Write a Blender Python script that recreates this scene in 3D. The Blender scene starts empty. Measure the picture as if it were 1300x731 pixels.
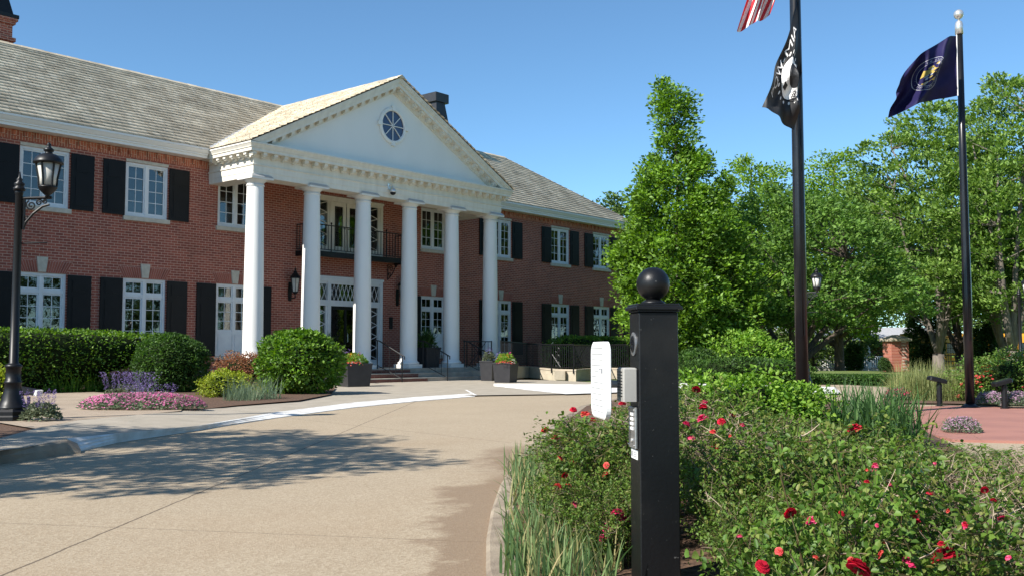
import bpy, math, random
import numpy as np
from mathutils import Vector, Matrix
R = math.radians
scn = bpy.context.scene
COL = scn.collection

# ------------------------------------------------------------------ camera, world, sun, exposure
CAM = np.array([-17.58, -25.09, 1.02]); YAW = R(49.75); PITCH = R(3.68); FPX = 1250.0
cd = bpy.data.cameras.new('camera'); cam = bpy.data.objects.new('camera', cd); COL.objects.link(cam)
cd.sensor_width = 36.0; cd.lens = 36.0*FPX/1300.0; cd.clip_start = 0.05; cd.clip_end = 2000
cam.location = CAM
cam.rotation_euler = (R(90)+PITCH, 0, -YAW)
scn.camera = cam
SUN_EL = R(40); SUN_AZ = R(9)           # sun stands left of the house and 9 degrees behind its front
S2 = np.array([-math.cos(SUN_AZ), math.sin(SUN_AZ)])
TOSUN = np.array([S2[0]*math.cos(SUN_EL), S2[1]*math.cos(SUN_EL), math.sin(SUN_EL)])
w = bpy.data.worlds.new("World"); scn.world = w; w.use_nodes = True
nt = w.node_tree; bg = nt.nodes['Background']
sky = nt.nodes.new('ShaderNodeTexSky'); sky.sky_type = 'NISHITA'; sky.sun_disc = False
sky.sun_elevation = SUN_EL; sky.sun_rotation = math.atan2(S2[0], S2[1]); sky.air_density = 0.8; sky.dust_density = 0.0; sky.ozone_density = 3.6; sky.altitude = 1000
skc = nt.nodes.new('ShaderNodeMix'); skc.data_type = 'RGBA'; skc.blend_type = 'MULTIPLY'; skc.inputs[0].default_value = 1.0; skc.inputs[7].default_value = (.90, 1.12, 1.10, 1)   # clear-day sky colour
nt.links.new(sky.outputs[0], skc.inputs[6]); nt.links.new(skc.outputs[2], bg.inputs[0]); bg.inputs[1].default_value = 0.10
sl = bpy.data.lights.new('sun', 'SUN'); so = bpy.data.objects.new('sun', sl); COL.objects.link(so)
sl.energy = 4.6; sl.angle = R(0.5); sl.color = (1.0, 0.95, 0.87)
so.rotation_euler = Vector(-TOSUN).to_track_quat('-Z', 'Y').to_euler()
so.location = (0, 0, 40)
scn.view_settings.view_transform = 'Standard'; scn.view_settings.look = 'None'
scn.view_settings.gamma = 1.0; scn.view_settings.exposure = 0.85; scn.view_settings.use_curve_mapping = False
scn.render.engine = 'CYCLES'
scn.cycles.max_bounces = 8; scn.cycles.transparent_max_bounces = 12

# view helpers: a photo pixel (1300 x 731) and a distance or a height give a point of the place
FW = np.array([math.sin(YAW)*math.cos(PITCH), math.cos(YAW)*math.cos(PITCH), math.sin(PITCH)])
RT = np.array([math.cos(YAW), -math.sin(YAW), 0.0]); UP = np.cross(RT, FW)
FH = np.array([math.sin(YAW), math.cos(YAW), 0.0])
def ray(px, py): return FW + RT*(px-650)/FPX - UP*(py-365.5)/FPX
def at(px, py, d): return CAM + ray(px, py)*d
def gp(px, py, z=0.0):
    d = ray(px, py); return CAM + d*(z-CAM[2])/d[2]
def ground(px, d, z=0.0):               # ground spot seen in column px at depth d; beyond the lawn the land drops to the street
    z = z-.7*min(1.0, max(0.0, (d-55)/7))
    p = CAM + (FH + RT*(px-650)/FPX)*d; return np.array([p[0], p[1], z])
def zat(py, d): return float(CAM[2] + (445.0-py)/FPX*d)

# ------------------------------------------------------------------ materials
def newmat(name):
    m = bpy.data.materials.new(name); m.use_nodes = True
    n = m.node_tree.nodes; return m, n, m.node_tree.links, n['Principled BSDF']
def setin(b, **k):
    for a, v in k.items():
        b.inputs[{'rough': 'Roughness', 'metal': 'Metallic', 'spec': 'Specular IOR Level', 'coat': 'Coat Weight'}[a]].default_value = v
def pm(name, c1, c2=None, scale=6.0, rough=0.6, metal=0.0, bump=0.0, bscale=40.0, spec=0.5, detail=6.0, stretch=None):
    """procedural surface: two colours mixed by noise, optional fine bump"""
    m, n, l, b = newmat(name); c2 = c2 or tuple(x*0.8 for x in c1)
    tc = n.new('ShaderNodeTexCoord'); vec = tc.outputs['Object']
    if stretch:
        mp = n.new('ShaderNodeMapping'); mp.inputs['Scale'].default_value = stretch; l.new(vec, mp.inputs['Vector']); vec = mp.outputs[0]
    t = n.new('ShaderNodeTexNoise'); t.inputs['Scale'].default_value = scale; t.inputs['Detail'].default_value = detail
    l.new(vec, t.inputs['Vector'])
    cr = n.new('ShaderNodeValToRGB'); cr.color_ramp.elements[0].position = .35; cr.color_ramp.elements[1].position = .65
    cr.color_ramp.elements[0].color = (*c2, 1); cr.color_ramp.elements[1].color = (*c1, 1)
    l.new(t.outputs['Fac'], cr.inputs[0]); l.new(cr.outputs[0], b.inputs['Base Color'])
    setin(b, rough=rough, metal=metal, spec=spec)
    if bump:
        t2 = n.new('ShaderNodeTexNoise'); t2.inputs['Scale'].default_value = bscale; t2.inputs['Detail'].default_value = 4
        l.new(vec, t2.inputs['Vector']); bp = n.new('ShaderNodeBump'); bp.inputs['Strength'].default_value = bump; bp.inputs['Distance'].default_value = .02
        l.new(t2.outputs['Fac'], bp.inputs['Height']); l.new(bp.outputs[0], b.inputs['Normal'])
    return m
def island_mat(name, cols, rough=0.55, trans=0.3, spec=0.35, tint=None):
    """foliage and shingles: every loose piece takes its own colour from the ramp"""
    m, n, l, b = newmat(name)
    g = n.new('ShaderNodeNewGeometry'); cr = n.new('ShaderNodeValToRGB')
    e = cr.color_ramp.elements
    while len(e) < len(cols): e.new(0.5)
    for i, c in enumerate(cols):
        e[i].position = i/(len(cols)-1); e[i].color = (*c, 1)
    l.new(g.outputs['Random Per Island'], cr.inputs[0])
    tc = n.new('ShaderNodeTexCoord'); t = n.new('ShaderNodeTexNoise'); t.inputs['Scale'].default_value = 1.3; l.new(tc.outputs['Object'], t.inputs['Vector'])
    hs = n.new('ShaderNodeHueSaturation'); mr = n.new('ShaderNodeMapRange'); mr.inputs[1].default_value = .3; mr.inputs[2].default_value = .7; mr.inputs[3].default_value = .75; mr.inputs[4].default_value = 1.25
    l.new(t.outputs['Fac'], mr.inputs[0]); l.new(mr.outputs[0], hs.inputs['Value']); l.new(cr.outputs[0], hs.inputs['Color'])
    l.new(hs.outputs[0], b.inputs['Base Color']); setin(b, rough=rough, spec=spec)
    if trans:
        tr = n.new('ShaderNodeBsdfTranslucent'); mx = n.new('ShaderNodeMixShader'); mx.inputs[0].default_value = trans
        hs2 = n.new('ShaderNodeHueSaturation'); hs2.inputs['Value'].default_value = 1.5; hs2.inputs['Saturation'].default_value = 1.1; l.new(hs.outputs[0], hs2.inputs['Color'])
        l.new(hs2.outputs[0], tr.inputs['Color']); l.new(b.outputs[0], mx.inputs[1]); l.new(tr.outputs[0], mx.inputs[2])
        l.new(mx.outputs[0], n['Material Output'].inputs[0])
    return m
def brick_mat(name, c1, c2, mortar, bw=.213, bh=.0767, ms=.0075, vert=False):
    m, n, l, b = newmat(name)
    tc = n.new('ShaderNodeTexCoord'); sp = n.new('ShaderNodeSeparateXYZ'); l.new(tc.outputs['Object'], sp.inputs[0])
    ad = n.new('ShaderNodeMath'); ad.operation = 'ADD'; l.new(sp.outputs[0], ad.inputs[0]); l.new(sp.outputs[1], ad.inputs[1])
    cb = n.new('ShaderNodeCombineXYZ')
    l.new(ad.outputs[0], cb.inputs[1 if vert else 0]); l.new(sp.outputs[2], cb.inputs[0 if vert else 1])
    t = n.new('ShaderNodeTexBrick'); t.inputs['Scale'].default_value = 1; t.inputs['Brick Width'].default_value = bw; t.inputs['Row Height'].default_value = bh
    t.inputs['Mortar Size'].default_value = ms; t.inputs['Mortar Smooth'].default_value = .15; t.inputs['Bias'].default_value = -.1
    t.inputs['Color1'].default_value = (*c1, 1); t.inputs['Color2'].default_value = (*c2, 1); t.inputs['Mortar'].default_value = (*mortar, 1)
    l.new(cb.outputs[0], t.inputs['Vector'])
    ns = n.new('ShaderNodeTexNoise'); ns.inputs['Scale'].default_value = .7; ns.inputs['Detail'].default_value = 8; l.new(tc.outputs['Object'], ns.inputs['Vector'])
    ns2 = n.new('ShaderNodeTexNoise'); ns2.inputs['Scale'].default_value = 60; l.new(tc.outputs['Object'], ns2.inputs['Vector'])
    mr = n.new('ShaderNodeMapRange'); mr.inputs[1].default_value = .3; mr.inputs[2].default_value = .7; mr.inputs[3].default_value = .82; mr.inputs[4].default_value = 1.18
    mm = n.new('ShaderNodeMath'); mm.operation = 'MULTIPLY_ADD'; mm.inputs[1].default_value = .35; l.new(ns2.outputs['Fac'], mm.inputs[0])
    sb = n.new('ShaderNodeMath'); sb.operation = 'MULTIPLY'; sb.inputs[1].default_value = .65; l.new(ns.outputs['Fac'], sb.inputs[0]); l.new(sb.outputs[0], mm.inputs[2])
    l.new(mm.outputs[0], mr.inputs[0])
    hs = n.new('ShaderNodeHueSaturation'); l.new(mr.outputs[0], hs.inputs['Value']); l.new(t.outputs['Color'], hs.inputs['Color'])
    l.new(hs.outputs[0], b.inputs['Base Color']); setin(b, rough=.85, spec=.25)
    bp = n.new('ShaderNodeBump'); bp.inputs['Strength'].default_value = .5; bp.inputs['Distance'].default_value = .008; bp.invert = True
    l.new(t.outputs['Fac'], bp.inputs['Height']); l.new(bp.outputs[0], b.inputs['Normal'])
    return m
def glass_mat(name, tint=(.55, .6, .58), wav=.25, refl=1.5):
    m, n, l, b = newmat(name); n.remove(b)
    lw = n.new('ShaderNodeFresnel'); lw.inputs[0].default_value = refl
    tr = n.new('ShaderNodeBsdfTransparent'); tr.inputs[0].default_value = (*tint, 1)
    gl = n.new('ShaderNodeBsdfGlossy'); gl.inputs['Roughness'].default_value = .015
    tc = n.new('ShaderNodeTexCoord'); t = n.new('ShaderNodeTexNoise'); t.inputs['Scale'].default_value = 1.7; l.new(tc.outputs['Object'], t.inputs['Vector'])
    bp = n.new('ShaderNodeBump'); bp.inputs['Strength'].default_value = wav; bp.inputs['Distance'].default_value = .02; l.new(t.outputs['Fac'], bp.inputs['Height']); l.new(bp.outputs[0], gl.inputs['Normal'])
    ma = n.new('ShaderNodeMath'); ma.operation = 'MULTIPLY_ADD'; ma.inputs[1].default_value = 1.5; ma.inputs[2].default_value = .04; ma.use_clamp = True; l.new(lw.outputs[0], ma.inputs[0])
    mx = n.new('ShaderNodeMixShader'); l.new(ma.outputs[0], mx.inputs[0]); l.new(tr.outputs[0], mx.inputs[1]); l.new(gl.outputs[0], mx.inputs[2])
    l.new(mx.outputs[0], n['Material Output'].inputs[0]); return m

M = {}
M['brick'] = brick_mat('red_brick', (.355, .105, .070), (.225, .068, .050), (.53, .345, .26))
M['brick_soldier'] = brick_mat('soldier_brick', (.46, .14, .075), (.31, .092, .055), (.56, .38, .28), vert=True)
M['brick_pillar'] = brick_mat('pillar_brick', (.42, .13, .08), (.30, .085, .06), (.5, .36, .3))
M['arch_brick'] = island_mat('arch_brick', [(.25, .082, .058), (.38, .125, .085), (.32, .10, .07)], .85, 0, .25)
M['mortar'] = pm('mortar', (.52, .32, .26), (.44, .27, .22), 20, .9)
M['white'] = pm('white_paint', (.80, .79, .75), (.77, .76, .72), .8, .45, stretch=(1.5, 1.5, .5), detail=9, bump=.05, bscale=12)
M['cream'] = pm('cream_paint', (.78, .74, .64), (.69, .65, .555), 2, .55, stretch=(3, 3, .7), detail=9, bump=.05, bscale=10)
M['frame'] = pm('window_paint', (.74, .76, .76), (.68, .70, .71), 5, .45)
M['stone'] = pm('limestone', (.56, .52, .43), (.47, .43, .35), 9, .8, bump=.2)
M['shutter'] = pm('black_shutter_paint', (.006, .0065, .008), (.0045, .005, .006), 4, .5, bump=.05, spec=.22)
M['iron'] = pm('black_iron', (.009, .009, .010), (.006, .006, .007), 30, .42, spec=.35)
M['polepaint'] = pm('bronze_pole_paint', (.010, .011, .013), (.008, .008, .010), 8, .28, spec=.5)
M['callpaint'] = pm('black_post_paint', (.0065, .007, .008), (.0045, .005, .006), 3, .42, bump=.06, bscale=60, spec=.35, detail=12)
M['shingle'] = island_mat('cedar_shake', [(.40, .34, .25), (.48, .415, .31), (.53, .465, .355), (.44, .38, .285), (.50, .435, .33), (.56, .495, .385)], .9, 0, .2)
M['roofdeck'] = pm('roof_deck', (.10, .09, .075), None, 3, .9)
M['flash'] = pm('lead_flashing', (.52, .52, .51), (.44, .44, .44), 6, .45, .3)
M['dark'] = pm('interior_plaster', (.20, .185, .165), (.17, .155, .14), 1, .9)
M['curtain'] = pm('curtain_cloth', (.78, .75, .68), (.66, .63, .56), 3, .9, stretch=(30, 30, .5))
M['glass'] = glass_mat('window_glass')
M['doorglass'] = glass_mat('door_glass', (.35, .33, .3), .6)
M['lampglass'] = pm('frosted_lamp_glass', (.62, .60, .54), (.52, .50, .45), 9, .25)
M['blueglass'] = pm('oculus_glass', (.015, .028, .085), (.012, .02, .06), 3, .08, spec=.8)
M['step'] = pm('step_stone', (.40, .36, .30), (.30, .27, .22), 4, .85, bump=.2)
M['stepbrick'] = brick_mat('step_brick', (.20, .07, .05), (.15, .055, .04), (.22, .14, .11))
M['concrete_g'] = pm('pale_concrete', (.385, .335, .265), (.315, .275, .215), 2.5, .9, bump=.25, bscale=120)
M['kerb'] = pm('weathered_kerb_concrete', (.34, .28, .205), (.17, .13, .095), 3.5, .9, bump=.35, bscale=90, detail=10)
M['ramp_stone'] = pm('ramp_limestone', (.50, .43, .33), (.40, .34, .26), 3, .85, bump=.2)
M['whitekerb'] = pm('white_road_paint', (.80, .79, .76), (.60, .57, .52), 5, .7, bump=.2, bscale=90, detail=10)
M['planter'] = pm('charcoal_planter', (.034, .034, .037), (.026, .026, .029), 5, .45, spec=.35)
M['bark'] = pm('bark', (.10, .075, .055), (.05, .038, .028), 12, .95, bump=.6, bscale=30, stretch=(1, 1, .25))
M['greybark'] = pm('pale_bark', (.20, .17, .14), (.12, .10, .085), 12, .95, bump=.5, bscale=30, stretch=(1, 1, .25))
M['twig'] = island_mat('dry_twig', [(.16, .11, .075), (.30, .23, .17), (.40, .32, .24)], .9, 0, .1)
M['stem'] = island_mat('green_stem', [(.05, .07, .02), (.09, .085, .035), (.10, .06, .03)], .7, 0, .2)
M['steel'] = pm('brushed_steel', (.52, .52, .51), (.42, .42, .42), 3, .35, .85, stretch=(1, 1, 30))
M['greybox'] = pm('grey_enamel', (.36, .35, .32), (.30, .29, .27), 5, .5)
M['signwhite'] = pm('white_sign_plastic', (.84, .84, .82), (.80, .80, .78), 3, .4)
M['signline'] = pm('grey_sign_ink', (.30, .31, .33), None, 3, .6)
M['red'] = pm('flag_red', (.55, .025, .035), (.48, .02, .03), 5, .7)
M['flagwhite'] = pm('flag_white', (.80, .78, .76), (.72, .70, .69), 5, .7)
M['flagblack'] = pm('flag_black', (.012, .012, .014), (.018, .018, .02), 5, .6)
M['navy'] = pm('flag_navy', (.016, .013, .066), (.012, .010, .05), 5, .65, spec=.2)
M['usblue'] = pm('flag_blue', (.03, .035, .13), None, 5, .7)
M['gold'] = pm('flag_gold', (.50, .36, .08), (.38, .27, .06), 25, .6)
M['silver'] = pm('flag_silver', (.42, .42, .45), (.25, .25, .3), 25, .6)
M['chrome'] = pm('satin_aluminium', (.72, .71, .68), (.66, .65, .62), 6, .3, .7)
M['bus'] = pm('bus_yellow', (.72, .34, .02), (.66, .31, .02), 2, .35)
M['rubber'] = pm('tyre_rubber', (.02, .02, .02), None, 10, .9)
M['busglass'] = pm('bus_glass', (.02, .025, .03), None, 3, .08, spec=.8)
M['siding'] = pm('tan_siding', (.46, .43, .37), (.40, .375, .32), 2, .8, stretch=(.3, .3, 14))
M['greyroof'] = pm('grey_roof', (.42, .42, .42), (.34, .34, .34), 6, .8)

def scuff(m):
    n = m.node_tree.nodes; l = m.node_tree.links; b = n['Principled BSDF']; old = b.inputs['Base Color'].links[0].from_socket
    tc = n.new('ShaderNodeTexCoord'); out = old
    for sc, lo, hi, c, f in ((55, .70, .74, (.10, .10, .095), .8), (2.2, .5, .75, (.022, .021, .019), .8)):
        t = n.new('ShaderNodeTexNoise'); t.inputs['Scale'].default_value = sc; t.inputs['Detail'].default_value = 3; l.new(tc.outputs['Object'], t.inputs['Vector'])
        mr = n.new('ShaderNodeMapRange'); mr.inputs[1].default_value = lo; mr.inputs[2].default_value = hi; mr.inputs[4].default_value = f; l.new(t.outputs['Fac'], mr.inputs[0])
        x = n.new('ShaderNodeMix'); x.data_type = 'RGBA'; l.new(mr.outputs[0], x.inputs[0]); l.new(out, x.inputs[6]); x.inputs[7].default_value = (*c, 1); out = x.outputs[2]
    l.new(out, b.inputs['Base Color'])
scuff(M['callpaint']); scuff(M['polepaint'])
LEAF = {
 'hornbeam': [(0.049, 0.104, 0.013), (0.100, 0.199, 0.019), (0.157, 0.288, 0.028), (0.211, 0.351, 0.041)],
 'spread':   [(0.045, 0.094, 0.016), (0.078, 0.167, 0.025), (0.134, 0.245, 0.039), (0.174, 0.292, 0.056)],
 'locust':   [(0.068, 0.133, 0.023), (0.121, 0.215, 0.034), (0.180, 0.289, 0.051), (0.239, 0.346, 0.078)],
 'bright':   [(0.094, 0.170, 0.018), (0.145, 0.259, 0.023), (0.222, 0.347, 0.038), (0.171, 0.296, 0.038)],
 'far':      [(0.052, 0.099, 0.021), (0.097, 0.160, 0.032), (0.132, 0.205, 0.042)],
 'cedar':    [(0.026, 0.061, 0.014), (0.046, 0.100, 0.022), (0.067, 0.129, 0.029)],
 'box':      [(0.035, 0.084, 0.011), (0.074, 0.160, 0.015), (0.132, 0.251, 0.024), (0.193, 0.319, 0.039)],
 'boxd':     [(0.023, 0.059, 0.012), (0.049, 0.111, 0.017), (0.084, 0.169, 0.024)],
 'rose':     [(0.046, 0.094, 0.015), (0.085, 0.160, 0.024), (0.135, 0.220, 0.032), (0.104, 0.182, 0.029), (0.226, 0.228, 0.059)],
 'roseb':    [(0.043, 0.099, 0.014), (0.087, 0.178, 0.024), (0.131, 0.238, 0.034), (0.217, 0.264, 0.060)],
 'strap':    [(0.058, 0.120, 0.041), (0.104, 0.186, 0.061), (0.143, 0.228, 0.081), (0.208, 0.264, 0.101), (0.442, 0.336, 0.162)],
 'strapd':   [(0.032, 0.082, 0.024), (0.058, 0.129, 0.034), (0.090, 0.178, 0.043)],
 'bluegrass':[(0.087, 0.139, 0.084), (0.138, 0.198, 0.114), (0.189, 0.238, 0.132)],
 'feather':  [(0.145, 0.185, 0.054), (0.232, 0.264, 0.090), (0.319, 0.330, 0.132)],
 'lime':     [(0.160, 0.224, 0.018), (0.275, 0.343, 0.024), (0.377, 0.422, 0.048)],
 'limeb':    [(0.072, 0.172, 0.014), (0.131, 0.264, 0.024), (0.203, 0.356, 0.036), (0.261, 0.396, 0.060)],
 'russet':   [(0.189, 0.073, 0.036), (0.290, 0.112, 0.060), (0.377, 0.172, 0.090), (0.203, 0.145, 0.048)],
 'herb':     [(0.087, 0.112, 0.066), (0.123, 0.152, 0.084), (0.160, 0.178, 0.102)],
}
for k, v in LEAF.items(): M['leaf_'+k] = island_mat('leaf_'+k, v, .5 if k in ('hornbeam', 'box', 'rose', 'roseb') else .6, .32)
M['core'] = pm('painted_inner_shade', (.020, .032, .010), (.012, .018, .008), 12, 1.0, spec=.05)  # near-black green: the shade inside shrubs put into the colour
M['pinkf'] = island_mat('pink_petals', [(.55, .12, .30), (.68, .22, .42), (.75, .35, .52)], .7, .25)
M['palepink'] = island_mat('pale_pink_petals', [(.42, .22, .36), (.52, .30, .44), (.60, .42, .52)], .7, .25)
M['purplef'] = island_mat('purple_petals', [(.13, .09, .24), (.20, .14, .34), (.28, .21, .40)], .7, .2)
M['redf'] = island_mat('red_petals', [(.34, .008, .025), (.50, .015, .04), (.62, .03, .07)], .85, .35, .15)
M['coralf'] = island_mat('coral_petals', [(.58, .05, .05), (.68, .09, .08), (.72, .15, .12)], .6, .25)
M['hotpinkf'] = island_mat('hot_pink_petals', [(.56, .02, .10), (.68, .05, .17), (.76, .16, .28)], .6, .25)
M['yellowf'] = island_mat('orange_petals', [(.75, .32, .02), (.80, .45, .04), (.78, .22, .03)], .6, .25)
M['whitef'] = island_mat('white_petals', [(.75, .74, .68), (.80, .78, .72)], .6, .25)
M['burgundy'] = island_mat('burgundy_leaf', [(.05, .012, .018), (.09, .02, .03), (.03, .03, .012)], .6, .2)

# driveway: exposed-aggregate concrete with sawn joints, one crack, oil spots and damp patches near the bed
def drive_mat():
    m, n, l, b = newmat('exposed_aggregate_concrete')
    tc = n.new('ShaderNodeTexCoord'); V = tc.outputs['Object']
    def noise(scale, detail=5, rough=.6, vec=None):
        t = n.new('ShaderNodeTexNoise'); t.inputs['Scale'].default_value = scale; t.inputs['Detail'].default_value = detail; t.inputs['Roughness'].default_value = rough
        l.new(vec or V, t.inputs['Vector']); return t.outputs['Fac']
    def ramp(f, a, ca, z, cz):
        c = n.new('ShaderNodeValToRGB'); e = c.color_ramp.elements; e[0].position = a; e[1].position = z; e[0].color = (*ca, 1); e[1].color = (*cz, 1); l.new(f, c.inputs[0]); return c.outputs[0]
    def mix(f, a, bb, mode='MIX'):
        x = n.new('ShaderNodeMix'); x.data_type = 'RGBA'; x.blend_type = mode
        if isinstance(f, float): x.inputs[0].default_value = f
        else: l.new(f, x.inputs[0])
        for i, v in ((6, a), (7, bb)):
            if isinstance(v, tuple): x.inputs[i].default_value = (*v, 1)
            else: l.new(v, x.inputs[i])
        return x.outputs[2]
    def math_(op, a, bb=None, c=None, clamp=False):
        x = n.new('ShaderNodeMath'); x.operation = op; x.use_clamp = clamp
        for i, v in enumerate((a, bb, c)):
            if v is None: continue
            if isinstance(v, (int, float)): x.inputs[i].default_value = v
            else: l.new(v, x.inputs[i])
        return x.outputs[0]
    base = ramp(noise(.55, 8), .3, (.31, .242, .160), .7, (.375, .296, .20))
    vo = n.new('ShaderNodeTexVoronoi'); vo.inputs['Scale'].default_value = 85; l.new(V, vo.inputs['Vector'])
    sc = n.new('ShaderNodeSeparateColor'); l.new(vo.outputs['Color'], sc.inputs[0])
    peb = ramp(sc.outputs[0], .0, (.23, .17, .11), 1.0, (.55, .465, .345))
    col = mix(.40, base, peb)
    col = mix(ramp(noise(140, 2), .62, (0, 0, 0), .72, (1, 1, 1)), col, (.56, .50, .40))
    # soft rusty wear
    col = mix(math_('MULTIPLY', ramp(noise(.33, 6, .7), .55, (0, 0, 0), .75, (1, 1, 1)), .28), col, (.28, .185, .105))
    sp = n.new('ShaderNodeSeparateXYZ'); l.new(V, sp.inputs[0])
    def line(p, q, wd, wob=.0):
        dx, dy = q[0]-p[0], q[1]-p[1]; L = math.hypot(dx, dy); nx, ny = -dy/L, dx/L
        d = math_('ADD', math_('MULTIPLY', sp.outputs[0], nx), math_('MULTIPLY', sp.outputs[1], ny)); d = math_('SUBTRACT', d, p[0]*nx+p[1]*ny)
        if wob: d = math_('ADD', d, math_('MULTIPLY', math_('SUBTRACT', noise(5, 3), .5), wob))
        return math_('LESS_THAN', math_('ABSOLUTE', d), wd)
    a = gp(0, 731); c = gp(345, 586)
    lines = [line(a, c, .008, .03)]
    a = gp(0, 663); c = gp(400, 679); lines.append(line(a, c, .004, .02))
    a = gp(600, 556); c = gp(690, 566); lines.append(line(a, c, .006))
    a = gp(250, 600); c = gp(620, 598); lines.append(line(a, c, .003, .04))
    fac = lines[0]
    for x in lines[1:]: fac = math_('MAXIMUM', fac, x)
    col = mix(math_('MULTIPLY', fac, .75), col, (.07, .05, .035))
    # damp patches: where sprinklers run off the bed
    def blob(px, py, rx, ry):
        c = gp(px, py); n1 = math_('MULTIPLY', math_('SUBTRACT', noise(1.1, 5), .5), 1.5); n2 = math_('MULTIPLY', math_('SUBTRACT', noise(3.1, 5), .5), .5)
        def proj(ax): return math_('SUBTRACT', math_('ADD', math_('MULTIPLY', sp.outputs[0], float(ax[0])), math_('MULTIPLY', sp.outputs[1], float(ax[1]))), float(c[0]*ax[0]+c[1]*ax[1]))
        ux = math_('DIVIDE', math_('ADD', math_('ADD', proj(RT), n1), n2), rx); uy = math_('DIVIDE', math_('ADD', proj(FH), n1), ry)
        d = math_('SQRT', math_('ADD', math_('MULTIPLY', ux, ux), math_('MULTIPLY', uy, uy)))
        return math_('MULTIPLY_ADD', d, -2.6, 3.0, True)
    wet = blob(640, 655, .42, 2.3); wet = math_('MAXIMUM', wet, blob(592, 706, .20, .42)); wet = math_('MAXIMUM', wet, blob(676, 585, .5, 1.5))
    col = mix(math_('MULTIPLY', wet, .72), col, (.20, .135, .085))
    sp2 = ramp(noise(.9, 2), .73, (0, 0, 0), .76, (1, 1, 1))
    col = mix(math_('MULTIPLY', sp2, .5), col, (.25, .19, .13))
    l.new(col, b.inputs['Base Color'])
    setin(b, rough=.88, spec=.3)
    bp = n.new('ShaderNodeBump'); bp.inputs['Strength'].default_value = .45; bp.inputs['Distance'].default_value = .006
    l.new(math_('ADD', noise(180, 3), math_('MULTIPLY', vo.outputs['Distance'], .6)), bp.inputs['Height']); l.new(bp.outputs[0], b.inputs['Normal'])
    return m
M['drive'] = drive_mat()
M['mulch'] = pm('bark_mulch', (.15, .085, .05), (.06, .032, .02), 26, 1.0, bump=.9, bscale=45, detail=10)
M['lawn'] = pm('lawn_turf', (.15, .20, .045), (.085, .13, .028), 1.2, .95, bump=.8, bscale=60, detail=10)
M['paver'] = brick_mat('tan_paver', (.40, .32, .24), (.34, .27, .20), (.24, .19, .14), .2, .1, .005)
def flat_brick():
    m = M['paver']; n = m.node_tree.nodes; l = m.node_tree.links
    t = [x for x in n if x.type == 'TEX_BRICK'][0]; tc = [x for x in n if x.type == 'TEX_COORD'][0]
    l.new(tc.outputs['Object'], t.inputs['Vector'])
flat_brick()
M['plaza'] = pm('red_tinted_concrete', (.36, .165, .125), (.30, .135, .105), 1.5, .85, bump=.2, bscale=120, detail=9)

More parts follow.
